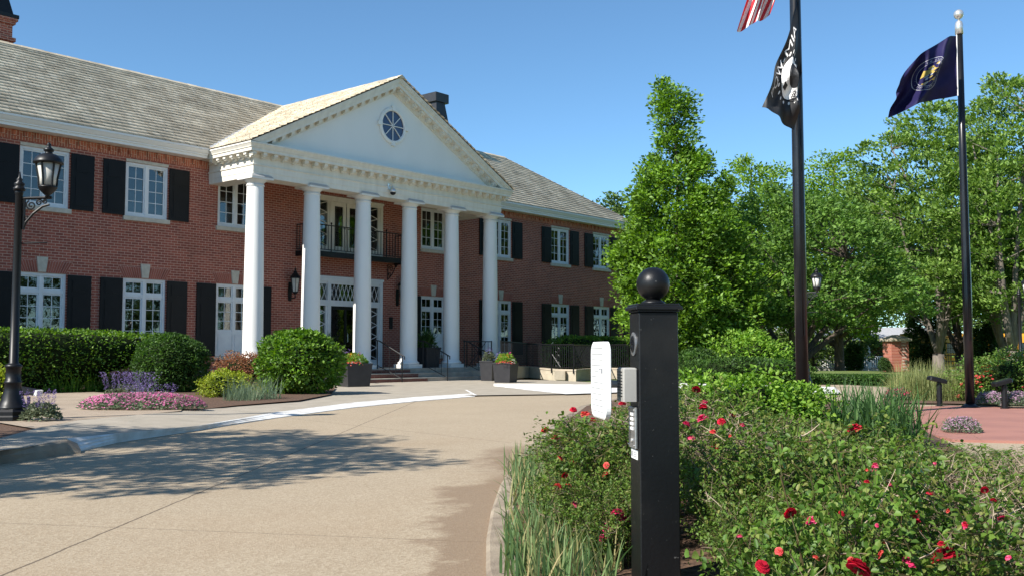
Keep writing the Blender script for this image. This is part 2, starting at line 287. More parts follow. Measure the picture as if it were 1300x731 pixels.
# ------------------------------------------------------------------ mesh helpers
class MB:
    """collects shapes in place coordinates, then becomes ONE mesh object"""
    def __init__(s): s.v = []; s.f = []; s.mi = []; s.sm = []; s.cur = 0; s.smooth = False
    def add(s, vs, fs):
        o = len(s.v); s.v += [tuple(map(float, p)) for p in vs]
        for f in fs: s.f.append([i+o for i in f]); s.mi.append(s.cur); s.sm.append(s.smooth)
        return s
    def box(s, x0, x1, y0, y1, z0, z1, X=None):
        vs = [(x, y, z) for z in (z0, z1) for y in (y0, y1) for x in (x0, x1)]
        if X: vs = [X(p) for p in vs]
        return s.add(vs, [(0, 2, 3, 1), (4, 5, 7, 6), (0, 1, 5, 4), (2, 6, 7, 3), (0, 4, 6, 2), (1, 3, 7, 5)])
    def bbox(s, x0, x1, y0, y1, z0, z1, b=.01, X=None):
        """box with chamfered vertical edges and top"""
        pr = [(x0+b, y0), (x1-b, y0), (x1, y0+b), (x1, y1-b), (x1-b, y1), (x0+b, y1), (x0, y1-b), (x0, y0+b)]
        cx, cy = (x0+x1)/2, (y0+y1)/2
        def ins(p): return (p[0]+(b if p[0] < cx else -b), p[1]+(b if p[1] < cy else -b))
        vs = [(*p, z0) for p in pr]+[(*p, z1-b) for p in pr]+[(*ins(p), z1) for p in pr]
        if X: vs = [X(p) for p in vs]
        fs = [[i, (i+1) % 8, 8+(i+1) % 8, 8+i] for i in range(8)]+[[8+i, 8+(i+1) % 8, 16+(i+1) % 8, 16+i] for i in range(8)]
        return s.add(vs, fs+[list(range(7, -1, -1)), list(range(16, 24))])
    def prism(s, poly, z0, z1, X=None, axis='z'):
        def mk(p, h): return (p[0], p[1], h) if axis == 'z' else ((p[0], h, p[1]) if axis == 'y' else (h, p[0], p[1]))
        n = len(poly); vs = [mk(p, z0) for p in poly]+[mk(p, z1) for p in poly]
        if X: vs = [X(p) for p in vs]
        return s.add(vs, [list(range(n))[::-1], list(range(n, 2*n))]+[[i, (i+1) % n, n+(i+1) % n, n+i] for i in range(n)])
    def tube(s, pts, rad, n=8, cap=True):
        pts = [np.array(p, float) for p in pts]; k = len(pts)
        if not hasattr(rad, '__len__'): rad = [rad]*k
        vs = []; up = np.array([0, 0, 1.0]); pu = None
        for i, p in enumerate(pts):
            t = pts[min(i+1, k-1)]-pts[max(i-1, 0)]; t = t/(np.linalg.norm(t)+1e-9)
            if pu is None:
                a = np.cross(t, up if abs(t[2]) < .95 else np.array([1.0, 0, 0]))
            else: a = pu-t*np.dot(pu, t)
            a /= np.linalg.norm(a)+1e-9; pu = a; b = np.cross(t, a)
            for j in range(n):
                q = 2*math.pi*j/n; vs.append(p+(a*math.cos(q)+b*math.sin(q))*rad[i])
        fs = [[i*n+j, i*n+(j+1) % n, (i+1)*n+(j+1) % n, (i+1)*n+j] for i in range(k-1) for j in range(n)]
        if cap: fs += [list(range(n))[::-1], list(range((k-1)*n, k*n))]
        return s.add(vs, fs)
    def lathe(s, prof, c=(0, 0, 0), n=24, X=None, rot=0.0):
        vs = [(c[0]+r*math.cos(2*math.pi*j/n+rot), c[1]+r*math.sin(2*math.pi*j/n+rot), c[2]+z) for r, z in prof for j in range(n)]
        if X: vs = [X(p) for p in vs]
        k = len(prof)
        fs = [[i*n+j, i*n+(j+1) % n, (i+1)*n+(j+1) % n, (i+1)*n+j] for i in range(k-1) for j in range(n)]
        return s.add(vs, fs+[list(range(n))[::-1], list(range((k-1)*n, k*n))])
    def sphere(s, c, r, n=16, m=10):
        prof = [(max(1e-4, r*math.sin(math.pi*i/m)), -r*math.cos(math.pi*i/m)) for i in range(m+1)]
        return s.lathe(prof, c, n)
    def sweep(s, path, prof):
        """closed profile (outward, z) swept along a plan path with mitred corners; outward = right of travel"""
        P = [np.array(p[:2], float) for p in path]; k = len(P); n = len(prof); vs = []
        for i in range(k):
            d0 = P[i]-P[i-1] if i else P[1]-P[0]; d1 = P[i+1]-P[i] if i < k-1 else P[i]-P[i-1]
            d0 = d0/np.linalg.norm(d0); d1 = d1/np.linalg.norm(d1)
            n0 = np.array([d0[1], -d0[0]]); n1 = np.array([d1[1], -d1[0]]); mm = n0+n1; mm = mm/np.dot(mm, mm)*2 if np.dot(mm, mm) > 1e-6 else n0
            zo = path[i][2] if len(path[i]) > 2 else 0
            for o, z in prof: q = P[i]+mm*o; vs.append((q[0], q[1], z+zo))
        fs = [[i*n+j, (i+1)*n+j, (i+1)*n+(j+1) % n, i*n+(j+1) % n] for i in range(k-1) for j in range(n)]
        return s.add(vs, fs+[list(range(n)), list(range((k-1)*n, k*n))[::-1]])
    def build(s, name, mat, parent=None, base=None):
        """parent: parts share the origin of their thing; base: origin of a top-level mesh"""
        o = np.array(ROOT[parent.name] if parent else (base if base is not None else (0, 0, 0)), float)
        me = bpy.data.meshes.new(name); me.from_pydata([tuple(np.array(p)-o) for p in s.v], [], s.f)
        for x in (mat if isinstance(mat, (list, tuple)) else [mat]): me.materials.append(M[x])
        me.polygons.foreach_set('material_index', s.mi); me.polygons.foreach_set('use_smooth', s.sm); me.update()
        return link(name, me, parent, o)
ROOT = {}
def link(name, me, parent, o):
    ob = bpy.data.objects.new(name, me); COL.objects.link(ob)
    if parent: ob.parent = parent
    else: ob.location = o
    ROOT[ob.name] = tuple(o); return ob
def npmesh(name, verts, faces, mat, parent=None, base=None, smooth=False):
    """fast mesh from arrays: faces (n,k) of equal size"""
    o = np.array(ROOT[parent.name] if parent else (base if base is not None else (0, 0, 0)), float)
    verts = np.asarray(verts, float)-o; faces = np.asarray(faces); k = faces.shape[1]
    me = bpy.data.meshes.new(name); me.vertices.add(len(verts)); me.vertices.foreach_set('co', verts.ravel())
    me.loops.add(faces.size); me.loops.foreach_set('vertex_index', faces.ravel().astype(np.int32))
    me.polygons.add(len(faces)); me.polygons.foreach_set('loop_start', np.arange(0, faces.size, k, dtype=np.int32))
    me.update(calc_edges=True); me.validate(); me.materials.append(M[mat])
    if smooth: me.polygons.foreach_set('use_smooth', [True]*len(faces))
    return link(name, me, parent, o)
def tag(o, label, cat, group=None):
    o['label'] = label; o['category'] = cat
    if group: o['group'] = group
    return o
def thing(name, label, cat, loc=(0, 0, 0), group=None):
    o = bpy.data.objects.new(name, None); COL.objects.link(o); o.location = loc; o.empty_display_size = .2
    ROOT[o.name] = tuple(float(x) for x in loc); return tag(o, label, cat, group)
def struct(o, kind='structure'): o['kind'] = kind; return o
def copy_tree(o, parent=None, loc=None, rz=None, scale=None, label=None):
    c = o.copy(); COL.objects.link(c)
    if parent: c.parent = parent
    if loc is not None: c.location = loc; ROOT[c.name] = tuple(loc)
    else: ROOT[c.name] = ROOT.get(o.name, (0, 0, 0))
    if rz is not None: c.rotation_euler = (0, 0, rz)
    if scale is not None: c.scale = scale if hasattr(scale, '__len__') else (scale,)*3
    if label: c['label'] = label
    for ch in [x for x in o.children]: copy_tree(ch, c)
    return c
def frame_at(base, ang):
    """map local coordinates to the place: rotate by ang about Z, move to base"""
    c, s = math.cos(ang), math.sin(ang)
    return lambda p: (base[0]+p[0]*c-p[1]*s, base[1]+p[0]*s+p[1]*c, base[2]+p[2])
rng = np.random.default_rng(7)

# ------------------------------------------------------------------ ground, drive and paths (sheets 4 mm apart or more)
def sheet(name, poly, z, mat, sub=None):
    b = MB(); b.add([(p[0], p[1], z if len(p) < 3 else p[2]) for p in poly], [list(range(len(poly)))])
    o = b.build(name, mat, None, (0, 0, 0)); return struct(o)
G = lambda px, py: tuple(gp(px, py)[:2])
b = MB(); gv = []
for d, z in ((-400, -.03), (54, -.03), (62, -.74), (900, -.74)):
    for x in (-800, 800): p = CAM+FH*d+RT*x; gv.append((p[0], p[1], z))
b.add(gv, [(0, 1, 3, 2), (2, 3, 5, 4), (4, 5, 7, 6)])
struct(b.build('ground', 'lawn'))
kerb = [(-40, -27.6)]+[G(*p) for p in ((0, 589), (45, 583), (85, 576), (150, 561), (250, 546), (350, 530.5), (450, 517), (530, 509), (603, 503))]
drive_poly = kerb+[(1.0, -8.4), (3.8, -6.3), (8, -5.6), (13, -6.5), (13.3, -9.5), (12.8, -12.7), (11, -15.2), (6, -18.6), (2, -30), (-2, -60), (-40, -60)]
sheet('driveway', drive_poly[::-1], 0.0, 'drive')
# front walk, kerb and the white painted flared ramp: one lofted strip each
def loft(name, rows, mat):
    b = MB(); k = len(rows[0])
    for r in rows: assert len(r) == k
    b.add([p for r in rows for p in r], [[i*k+j, i*k+j+1, (i+1)*k+j+1, (i+1)*k+j] for i in range(len(rows)-1) for j in range(k-1)])
    return struct(b.build(name, mat, None, (0, 0, 0)))
def z3(p, z): return (p[0], p[1], z)
H = [.13, .13, .13, .125, .10, .06, .05, .05, .045, .035]
GZ = lambda px, py, z: tuple(gp(px, py, z)[:2])
walk_back = [(-40, -24.8)]+[GZ(*p, h) for p, h in zip(((0, 556), (40, 545), (100, 533), (200, 524), (290, 515), (380, 507.5), (420, 500)), H[1:])]+[(-.6, -4.6)]
pad = [(-1.0, -9.85), (-.6, -4.6), (.4, -1.2), (8.9, -1.2), (9.6, -4.0), (8.6, -6.4), (5.1, -8.9), (1.0, -11.0)]
wk = [(-40, -27.1)]+[GZ(*p, h) for p, h in zip(((0, 571), (45, 565), (85, 556.5), (150, 550), (250, 540.5), (350, 523), (450, 510.5), (530, 503.5), (600, 499)), H[1:])]
loft('sidewalk', [[z3(p, h) for p, h in zip(wk, H)], [z3(p, h+.004) for p, h in zip(walk_back+[(-.6, -4.6)], H)]], 'concrete_g')
# ordinary kerb at the left end, rounded nose at the dropped end
b = MB()
kp = [np.array(kerb[i]) for i in (0, 1, 2, 3)]; kw = [np.array(wk[i]) for i in (0, 1, 2, 3)]
rows = []
for a, c, h in zip(kp, kw, (.13, .13, .13, .125)):
    d = (c-a)/np.linalg.norm(c-a)
    rows.append([z3(a-d*.02, -.01), z3(a, .07), z3(a+d*.03, h-.01), z3(a+d*.07, h+.002), z3(c+d*.02, h+.002)])
a = kp[3]; c = kw[3]; d = (c-a)/np.linalg.norm(c-a); t = np.array([d[1], -d[0]])
rows.append([z3(a+t*.12, -.01), z3(a+t*.12, .0), z3(a+t*.13+d*.03, .02), z3(a+t*.13+d*.07, .03), z3(c+t*.1, .075)])
k = 5; b.add([p for r in rows for p in r], [[i*k+j, i*k+j+1, (i+1)*k+j+1, (i+1)*k+j] for i in range(len(rows)-1) for j in range(k-1)])
struct(b.build('kerb', 'kerb', None, (0, 0, 0)))
rows = []
for i in range(3, len(kerb)):
    a = np.array(kerb[i]); c = np.array(wk[i]); h = H[i]
    rows.append([z3(a, -.006), z3(a, .010), z3(a*.7+c*.3, .010+h*.34), z3(a*.35+c*.65, h*.72), z3(c, h+.006)])
loft('painted_kerb', rows, 'whitekerb')
sheet('entrance_apron', [(p[0], p[1], .028 if i not in (0, 1) else .03) for i, p in enumerate(pad)][::-1], .028, 'concrete_g')
line_pts = [G(590, 496), G(593, 496), G(606, 503), G(602, 503)]
sheet('painted_line', [z3(p, .034) for p in line_pts], .034, 'whitekerb')
wr = [((3.8, -6.3), (3.85, -6.25)), (G(676, 497), G(690, 491.2)), (G(718, 501.5), G(745, 491.8)), (G(790, 499), G(790, 491)), (G(870, 499), G(870, 490)), (G(950, 501), G(950, 493)), (G(1040, 501.5), G(1040, 495)), (G(1068, 501), G(1060, 495.5))]
loft('painted_kerb', [[z3(a, .034), z3(np.array(a)*.7+np.array(c)*.3, .07), z3(c, .10)] for a, c in wr], 'whitekerb')
sheet('garden_bed', [(-40, -25.6), GZ(0, 563, .085), GZ(40, 554, .085), GZ(100, 542, .085), GZ(190, 530, .085), GZ(230, 523, .085), GZ(262, 518, .085), GZ(300, 514, .085), GZ(380, 507.5, .085), GZ(420, 500, .085), (-.6, -4.6), (-.2, -1.4), (-.2, 2.0), (-40, 2.0)][::-1], .085, 'mulch')
sheet('paver_path', [GZ(45, 543.5, .106), GZ(100, 532.5, .106), GZ(230, 521, .106), (-7.5, -8.6), (-6.6, -5.2), G(118, 503), G(55, 505), (-11.6, -7.5)][::-1], .106, 'paver')

# planted island with its low kerb
isl = [G(668, 765), G(656, 731), G(651, 692), G(652, 655), G(659, 620), G(676, 586), G(704, 550), G(745, 518), G(800, 506), G(880, 503.5), G(960, 505), G(1030, 508), G(1100, 517), G(1150, 528)]
isl = isl+[G(1170, 550), G(1200, 565), G(1262, 600), G(1500, 720), (-16.2, -26.2), (-17.6, -24.6)]
sheet('island_bed', isl[::-1], .05, 'mulch')
b = MB(); b.sweep([(-17.0, -24.2)]+isl[:11], [(-.14, -.01), (-.14, .03), (-.12, .045), (.02, .05), (.035, .04), (.035, -.01)])
struct(b.build('kerb', 'kerb', None, (0, 0, 0)))
sheet('plaza', [G(1128, 523), G(1150, 517), G(1200, 515), G(1300, 517), G(1420, 520), G(1420, 575), G(1300, 562), G(1215, 560), G(1170, 549), G(1135, 540)][::-1], .012, 'plaza')
b = MB(); b.sweep([G(1420, 573.5), G(1300, 562), G(1215, 560), G(1170, 549), G(1132, 540), G(1126, 523), G(1150, 516)], [(-.07, -.01), (-.07, .03), (.07, .03), (.07, -.01)])
struct(b.build('plaza_edging', 'plaza', None, (0, 0, 0)))
sheet('planting_bed', [G(1118, 517), G(1150, 513), G(1200, 513.5), G(1300, 515.5), G(1430, 519), G(1430, 490), G(1130, 490)][::-1], .03, 'mulch')

# ------------------------------------------------------------------ THE HOUSE
WY = 2.05                                   # front wall plane
HX0, HX1, HB = -20.5, 22.9, 10.4            # left end, right end, back wall
house = thing('brick_mansion', 'two-storey red brick mansion with six white columns, black shutters and shake roof', 'mansion', (5.375, WY, 0))
UPW = [-8.44, -5.41, -2.38, .72, 9.72, 13.75, 17.87, 21.1]; UPZ = (4.98, 6.58)
GRW = [-8.44, -5.41, -2.38, .72, 9.72, 13.75, 17.87, 21.1]; GRZ = (.88, 3.16)
HW = .68
holes = [(x-HW, x+HW, *UPZ) for x in UPW]+[(x-HW, x+HW, *GRZ) for x in GRW]
DOOR = (3.70, 7.06, .45, 3.60); BDOOR = (3.66, 7.04, 4.42, 6.42)
holes += [DOOR, BDOOR]
b = MB(); xs = sorted({HX0, HX1, *[h[0] for h in holes], *[h[1] for h in holes]}); zs = sorted({-.05, 7.0, *[h[2] for h in holes], *[h[3] for h in holes]})
for i in range(len(xs)-1):
    for j in range(len(zs)-1):
        cx, cz = (xs[i]+xs[i+1])/2, (zs[j]+zs[j+1])/2
        if any(h[0] < cx < h[1] and h[2] < cz < h[3] for h in holes): continue
        b.add([(xs[i], WY, zs[j]), (xs[i+1], WY, zs[j]), (xs[i+1], WY, zs[j+1]), (xs[i], WY, zs[j+1])], [(0, 1, 2, 3)])
for h in holes:
    y1 = WY+.30
    b.add([(h[0], WY, h[2]), (h[0], y1, h[2]), (h[0], y1, h[3]), (h[0], WY, h[3])], [(0, 1, 2, 3)])
    b.add([(h[1], WY, h[2]), (h[1], WY, h[3]), (h[1], y1, h[3]), (h[1], y1, h[2])], [(0, 1, 2, 3)])
    b.add([(h[0], WY, h[3]), (h[0], y1, h[3]), (h[1], y1, h[3]), (h[1], WY, h[3])], [(0, 1, 2, 3)])
    b.add([(h[0], WY, h[2]), (h[1], WY, h[2]), (h[1], y1, h[2]), (h[0], y1, h[2])], [(0, 1, 2, 3)])
for x in (HX0, HX1): b.add([(x, WY, -.05), (x, HB, -.05), (x, HB, 7), (x, WY, 7)], [(0, 1, 2, 3)])
b.add([(HX0, HB, -.05), (HX1, HB, -.05), (HX1, HB, 7), (HX0, HB, 7)], [(0, 1, 2, 3)])
b.build('wall', 'brick', house)
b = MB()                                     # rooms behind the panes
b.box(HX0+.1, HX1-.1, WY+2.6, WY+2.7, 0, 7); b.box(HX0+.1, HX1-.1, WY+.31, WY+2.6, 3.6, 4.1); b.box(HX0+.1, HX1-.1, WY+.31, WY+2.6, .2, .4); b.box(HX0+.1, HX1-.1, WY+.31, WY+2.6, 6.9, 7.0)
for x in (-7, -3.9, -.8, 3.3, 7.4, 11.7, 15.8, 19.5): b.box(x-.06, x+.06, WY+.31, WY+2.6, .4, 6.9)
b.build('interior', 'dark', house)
for x0, x1 in ((HX0, -.34), (11.15, HX1)):       # soldier course with every third brick standing proud
    b = MB()
    b.box(x0, x1, WY-.012, WY+.01, 6.72, 6.96)
    k = int((x1-x0)/.30)
    for i in range(k): b.box(x0+.1+i*.30, x0+.2+i*.30, WY-.055, WY-.011, 6.80, 6.955)
    b.build('brick_cornice', 'brick_soldier', house)

# windows: one of each kind, then copies
def sash(b, x0, x1, z0, z1, nx, nz, y=.0, rail=.045, bar=.018):
    b.box(x0, x0+rail, y, y+.05, z0, z1); b.box(x1-rail, x1, y, y+.05, z0, z1)
    b.box(x0+rail, x1-rail, y, y+.05, z0, z0+rail+.012); b.box(x0+rail, x1-rail, y, y+.05, z1-rail, z1)
    for i in range(1, nx): c = x0+rail+(x1-x0-2*rail)*i/nx; b.box(c-bar/2, c+bar/2, y+.012, y+.04, z0+rail+.012, z1-rail)
    for j in range(1, nz): c = z0+rail+(z1-z0-2*rail)*j/nz; b.box(x0+rail, x1-rail, y+.01, y+.042, c-bar/2, c+bar/2)
def shutter(b, x0, x1, z0, z1):
    y = WY-.055; b.box(x0, x1, y, y+.035, z0, z1); d = z1-z0
    for a, c in ((z0+.09, z0+.09+.55*d), (z0+.17+.55*d, z1-.09)) if d < 1.8 else ((z0+.1, z0+.52), (z0+.62, z1-.58), (z1-.48, z1-.1)):
        b.box(x0+.09, x1-.09, y-.004, y, a, c); b.box(x0+.13, x1-.13, y-.014, y-.003, a+.04, c-.04)
    for s in (.12, .88):                       # hinges and holdbacks
        b.box(x0-.015, x0+.05, y-.008, y-.001, z0+d*s-.02, z0+d*s+.02)
def window(cx, upper, panel=True):
    f = MB(); z0, z1 = UPZ if upper else GRZ; y = WY+.06; fr = .075
    x0, x1 = cx-HW, cx+HW
    f.box(x0, x0+fr, y-.03, y+.1, z0, z1); f.box(x1-fr, x1, y-.03, y+.1, z0, z1); f.box(x0+fr, x1-fr, y-.03, y+.1, z1-fr, z1)
    f.box(cx-.045, cx+.045, y-.025, y+.09, z0+fr, z1-fr); f.box(x0+fr, x1-fr, y-.03, y+.1, z0, z0+fr)
    panes = MB()
    for s in (0, 1):
        a, c = (x0+fr, cx-.045) if s == 0 else (cx+.045, x1-fr)
        if upper:
            sash(f, a, c, z0+fr, z1-fr, 2, 4, y); panes.box(a+.02, c-.02, y+.022, y+.028, z0+fr, z1-fr)
        else:
            sash(f, a, c, z1-.46, z1-fr, 2, 1, y); zb = z0+.78 if panel else z0+fr; sash(f, a, c, zb, z1-.55, 2, 3 if panel else 5, y); panes.box(a+.02, c-.02, y+.022, y+.028, zb, z1-fr)
            f.box(a, c, y-.02, y+.09, z1-.55, z1-.46)
    if panel and not upper:
        f.box(x0+fr, x1-fr, y-.015, y+.08, z0+fr, z0+.78)
        for a, c in ((x0+fr+.05, cx-.06), (cx+.06, x1-fr-.05)): f.box(a, c, y-.03, y-.014, z0+.16, z0+.70)
    w_ = f.build('window', 'frame', house)
    panes.build('pane', 'glass', w_)
    q = MB()
    if upper: q.box(x0-.06, x1+.06, WY-.07, WY+.03, z0-.13, z0-.005); q.build('sill', 'stone', w_); q = MB(); q.box(x0, x1, WY-.02, WY+.03, z1+.002, z1+.085); q.build('lintel', 'stone', w_)
    else:
        q.box(x0-.04, x1+.04, WY-.06, WY+.03, z0-.12, z0-.005); q.build('sill', 'stone', w_)
        q = MB(); q.prism([(cx-.10, z1+.02), (cx+.10, z1+.02), (cx+.15, z1+.43), (cx-.15, z1+.43)], WY-.035, WY-.001, axis='y'); q.build('keystone', 'stone', w_)
        q = MB(); q.smooth = False
        q.cur = 0; q.prism([(x0+.01, z1+.004), (x1-.01, z1+.004), (x1+.17, z1+.335), (x0-.17, z1+.335)], WY-.004, WY-.001, axis='y'); q.cur = 1
        for sg in (-1, 1):
            nb = 9
            for i in range(nb):
                def X(t): lo = .11+(HW-.12)*t; hi = .155+(HW+.01)*t; return lo, hi
                (a0, a1), (c0, c1) = X(i/nb+.012), X((i+1)/nb-.012)
                q.prism([(cx+sg*a0, z1+.01), (cx+sg*c0, z1+.01), (cx+sg*c1, z1+.325), (cx+sg*a1, z1+.325)][::sg], WY-.009, WY-.003, axis='y')
        q.build('brick_arch', ['mortar', 'arch_brick'], w_)
    return w_
def add_shutters(w_, cx, upper):
    z0, z1 = UPZ if upper else GRZ
    for x0 in (cx-HW-.70, cx+HW+.03):
        q = MB(); shutter(q, x0, x0+.67, z0+.0, z1-.02); q.build('shutter', 'shutter', w_)
def shift(w_, dx):
    c = copy_tree(w_, house); c.location = (dx, 0, 0); return c
wu = window(-2.38, True); add_shutters(wu, -2.38, True)
wg = window(-2.38, False, False); add_shutters(wg, -2.38, False)
wp = window(.72, False); add_shutters(wp, .72, False); shift(wp, 9.0)     # french windows with a panel below, under the portico
wn = window(.72, True)                        # the two upper windows under the portico have no shutters
for x in (-8.44, -5.41, 13.75, 17.87, 21.1): shift(wu, x+2.38)
for x in (-8.44, -5.41, 13.75, 17.87, 21.1): shift(wg, x+2.38)
shift(wn, 9.0)
q = MB(); q.smooth = True                      # curtains seen behind some panes
def curtain(q, x0, x1, z0, z1, y, taper):
    n = 24; vs = []; 
    for i in range(n+1):
        t = i/n
        for k in range(9):
            h = k/8; sx = x0+(x1-x0)*t*(1-taper*(1-h)*1.0 if h < .8 else 1-taper*.2)
            vs.append((sx, y+.03*math.sin(t*30)+.01*math.sin(t*11+k), z0+(z1-z0)*h))
    q.add(vs, [[i*9+k, (i+1)*9+k, (i+1)*9+k+1, i*9+k+1] for i in range(n) for k in range(8)])
curtain(q, .10, .80, 1.5, 3.1, WY+.38, .75); curtain(q, 1.34, 1.05, 1.5, 3.1, WY+.38, .5); curtain(q, -1.75, -2.0, 1.5, 3.1, WY+.38, .4); curtain(q, -4.78, -5.0, 1.5, 3.1, WY+.38, .4)
curtain(q, 4.3, 4.75, 4.45, 6.3, WY+.4, .3); curtain(q, 6.4, 5.95, 4.45, 6.3, WY+.4, .3); curtain(q, 5.2, 5.0, 4.45, 6.3, WY+.42, .1); curtain(q, 5.75, 5.5, 4.45, 6.3, WY+.42, .1)
curtain(q, 13.12, 13.35, 1.5, 3.1, WY+.38, .3); curtain(q, 17.25, 17.5, 1.5, 3.1, WY+.38, .3)
q.build('curtain', 'curtain', house)

# main roof: every shake a wedge of its own, in twenty-one courses
RY, RZ, EY, EZ = 6.23, 10.50, 1.55, 7.27
HIPX = 23.55
def shakes(name, org, udir, vdir, L, u_lim, u_range, step, mat, parent, seed, lift=.016):
    """org: point on the eave; udir along the eave, vdir up the slope (unit); u_lim(v) -> (lo, hi)"""
    r = np.random.default_rng(seed); org, udir, vdir = (np.array(t, float) for t in (org, udir, vdir)); nn = np.cross(udir, vdir); nn /= np.linalg.norm(nn)
    if nn[2] < 0: nn = -nn
    V = []; n = int(math.ceil(L/step))
    for i in range(n):
        v0, v1 = i*step, min((i+1)*step+.05, L+.02); lo, hi = u_lim(v0); lo2, hi2 = u_lim(min(v1, L)); u = u_range[0]-r.random()*.2
        while u < u_range[1]:
            wd = r.uniform(.11, .27); a, c = u, u+wd-.008; u += wd
            if c < min(lo, lo2) or a > max(hi, hi2): continue
            th = lift+r.random()*.010; dv = r.normal()*.006
            a0, c0 = np.clip([a, c], lo, hi); a1, c1 = np.clip([a, c], lo2, hi2)
            if c0-a0 < .01 and c1-a1 < .01: continue
            p = [org+udir*a0+vdir*(v0+dv)+nn*.002, org+udir*c0+vdir*(v0+dv)+nn*.002, org+udir*a0+vdir*(v0+dv)+nn*(th+.016), org+udir*c0+vdir*(v0+dv)+nn*(th+.016), org+udir*a1+vdir*v1+nn*.006, org+udir*c1+vdir*v1+nn*.006]
            V.append(p)
    V = np.array(V).reshape(-1, 3); k = np.arange(len(V)//6)[:, None]*6
    F = np.concatenate([k+np.array([[0, 1, 3, 2]]), k+np.array([[2, 3, 5, 4]]), k+np.array([[0, 2, 4, 0]])[:, :4][:, [0, 1, 2, 2]][:, :4]][:2])
    return npmesh(name, V, F, mat, parent)
sl_ = math.hypot(RY-EY, RZ-EZ); vd = np.array([0, (RY-EY)/sl_, (RZ-EZ)/sl_])
b = MB()
hx = HIPX-(RY-EY)
b.add([(HX0-.6, EY, EZ), (HIPX, EY, EZ), (hx, RY, RZ), (HX0-.6, RY, RZ), (HIPX, 2*RY-EY, EZ), (HX0-.6, 2*RY-EY, EZ)], [(0, 1, 2, 3), (1, 4, 2), (3, 2, 4, 5), (0, 3, 5)])
roof = b.build('roof', 'roofdeck', house)
shakes('roof_shingles', (0, EY-.03, EZ+.005), (1, 0, 0), vd, sl_, lambda v: (HX0-.6, HIPX-v*(RY-EY)/sl_+.0), (-20.8, 24), .235, 'shingle', roof, 3)
b = MB()
n_ = 110
for i in range(n_):
    x0 = HX0-.6+i*(hx-HX0+.6)/n_; x1 = HX0-.6+(i+.97)*(hx-HX0+.6)/n_; d = (i % 3)*.004
    b.prism([(RY-.15, RZ-.075), (RY, RZ+.045+d), (RY+.15, RZ-.075), (RY+.15, RZ-.05+.03), (RY, RZ+.075+d), (RY-.15, RZ-.05+.03)][::-1], x0, x1, axis='x')
n_ = 26
for i in range(n_):
    t0, t1 = i/n_, (i+.97)/n_
    P = lambda t, o, h: (HIPX-(HIPX-hx)*t+o, EY+(RY-EY)*t+o, EZ+(RZ-EZ)*t+h)
    b.add([P(t0, -.1, .0), P(t0, .02, .06), P(t0, .12, -.0), P(t1, -.1, .0), P(t1, .02, .06), P(t1, .12, -.0)], [(0, 1, 4, 3), (1, 2, 5, 4), (0, 2, 1)])
b.build('ridge_cap', 'shingle', roof)
# eaves: soffit, fascia and a moulded white gutter, returning round the hip end
b = MB(); b.smooth = False
prof = [(-.48, 6.975), (.0, 6.975), (.0, 7.055), (.035, 7.06), (.035, 7.10), (.06, 7.115), (.085, 7.15), (.12, 7.205), (.135, 7.215), (.135, 7.275), (.11, 7.275), (.10, 7.22), (-.48, 7.22)]
b.sweep([(HX0-.5, EY+.10), (-.62, EY+.10)], prof); b.build('gutter', 'white', house)
b = MB(); b.sweep([(11.38, EY+.10), (HIPX-.10, EY+.10), (HIPX-.10, HB)], prof)
gut = b.build('gutter', 'white', house)
b = MB(); 
for x in np.arange(-20, 23, .95):
    if -.7 < x < 11.5: continue
    b.box(x, x+.03, EY-.03, EY+.16, 7.277, 7.285)
b.box(HX0-.5, -.62, EY+.005, EY+.11, 7.222, 7.226); b.box(11.4, HIPX-.1, EY+.005, EY+.11, 7.222, 7.226)
b.build('gutter_strap', 'flash', gut)
# chimneys
ch = MB(); cx = (-5.75, -4.32); cy = (7.0, 8.3)
ch.box(*cx, *cy, 9.6, 10.98); ch.box(cx[0]-.06, cx[1]+.06, cy[0]-.06, cy[1]+.06, 10.86, 10.98); ch.box(cx[0]+.02, cx[1]-.02, cy[0]+.02, cy[1]-.02, 10.98, 11.42); ch.box(cx[0]-.05, cx[1]+.05, cy[0]-.05, cy[1]+.05, 11.42, 11.52); ch.box(cx[0]-.1, cx[1]+.1, cy[0]-.1, cy[1]+.1, 11.52, 11.60)
chim = ch.build('chimney', 'brick', house)
def frust(b, x0, x1, y0, y1, z0, X0, X1, Y0, Y1, z1):
    b.add([(x0, y0, z0), (x1, y0, z0), (x1, y1, z0), (x0, y1, z0), (X0, Y0, z1), (X1, Y0, z1), (X1, Y1, z1), (X0, Y1, z1)], [(3, 2, 1, 0), (4, 5, 6, 7), (0, 1, 5, 4), (1, 2, 6, 5), (2, 3, 7, 6), (3, 0, 4, 7)])
f = MB(); frust(f, cx[0]-.12, cx[1]+.12, cy[0]-.12, cy[1]+.12, 11.603, cx[0]-.12, cx[1]+.12, cy[0]-.12, cy[1]+.12, 11.72); frust(f, cx[0], cx[1], cy[0], cy[1], 11.72, cx[0]+.35, cx[1]-.35, cy[0]+.3, cy[1]-.3, 13.2); f.box(cx[0]+.1, cx[1]-.1, cy[0]+.1, cy[1]-.1, 13.2, 13.4)
f.build('flue_cap', 'iron', chim)
f = MB(); frust(f, 13.78, 14.76, 5.9, 7.15, 10.0, 13.78, 14.76, 5.9, 7.15, 11.1); 
ch2 = f.build('chimney', 'brick', house)
f = MB(); frust(f, 13.72, 14.82, 5.85, 7.2, 11.1, 13.72, 14.82, 5.85, 7.2, 11.2); frust(f, 13.80, 14.66, 5.95, 7.1, 11.2, 13.88, 14.42, 6.05, 7.0, 12.36); f.bbox(13.78, 14.64, 5.98, 7.1, 12.36, 12.78, .02)
f.build('flue_cap', 'planter', ch2)

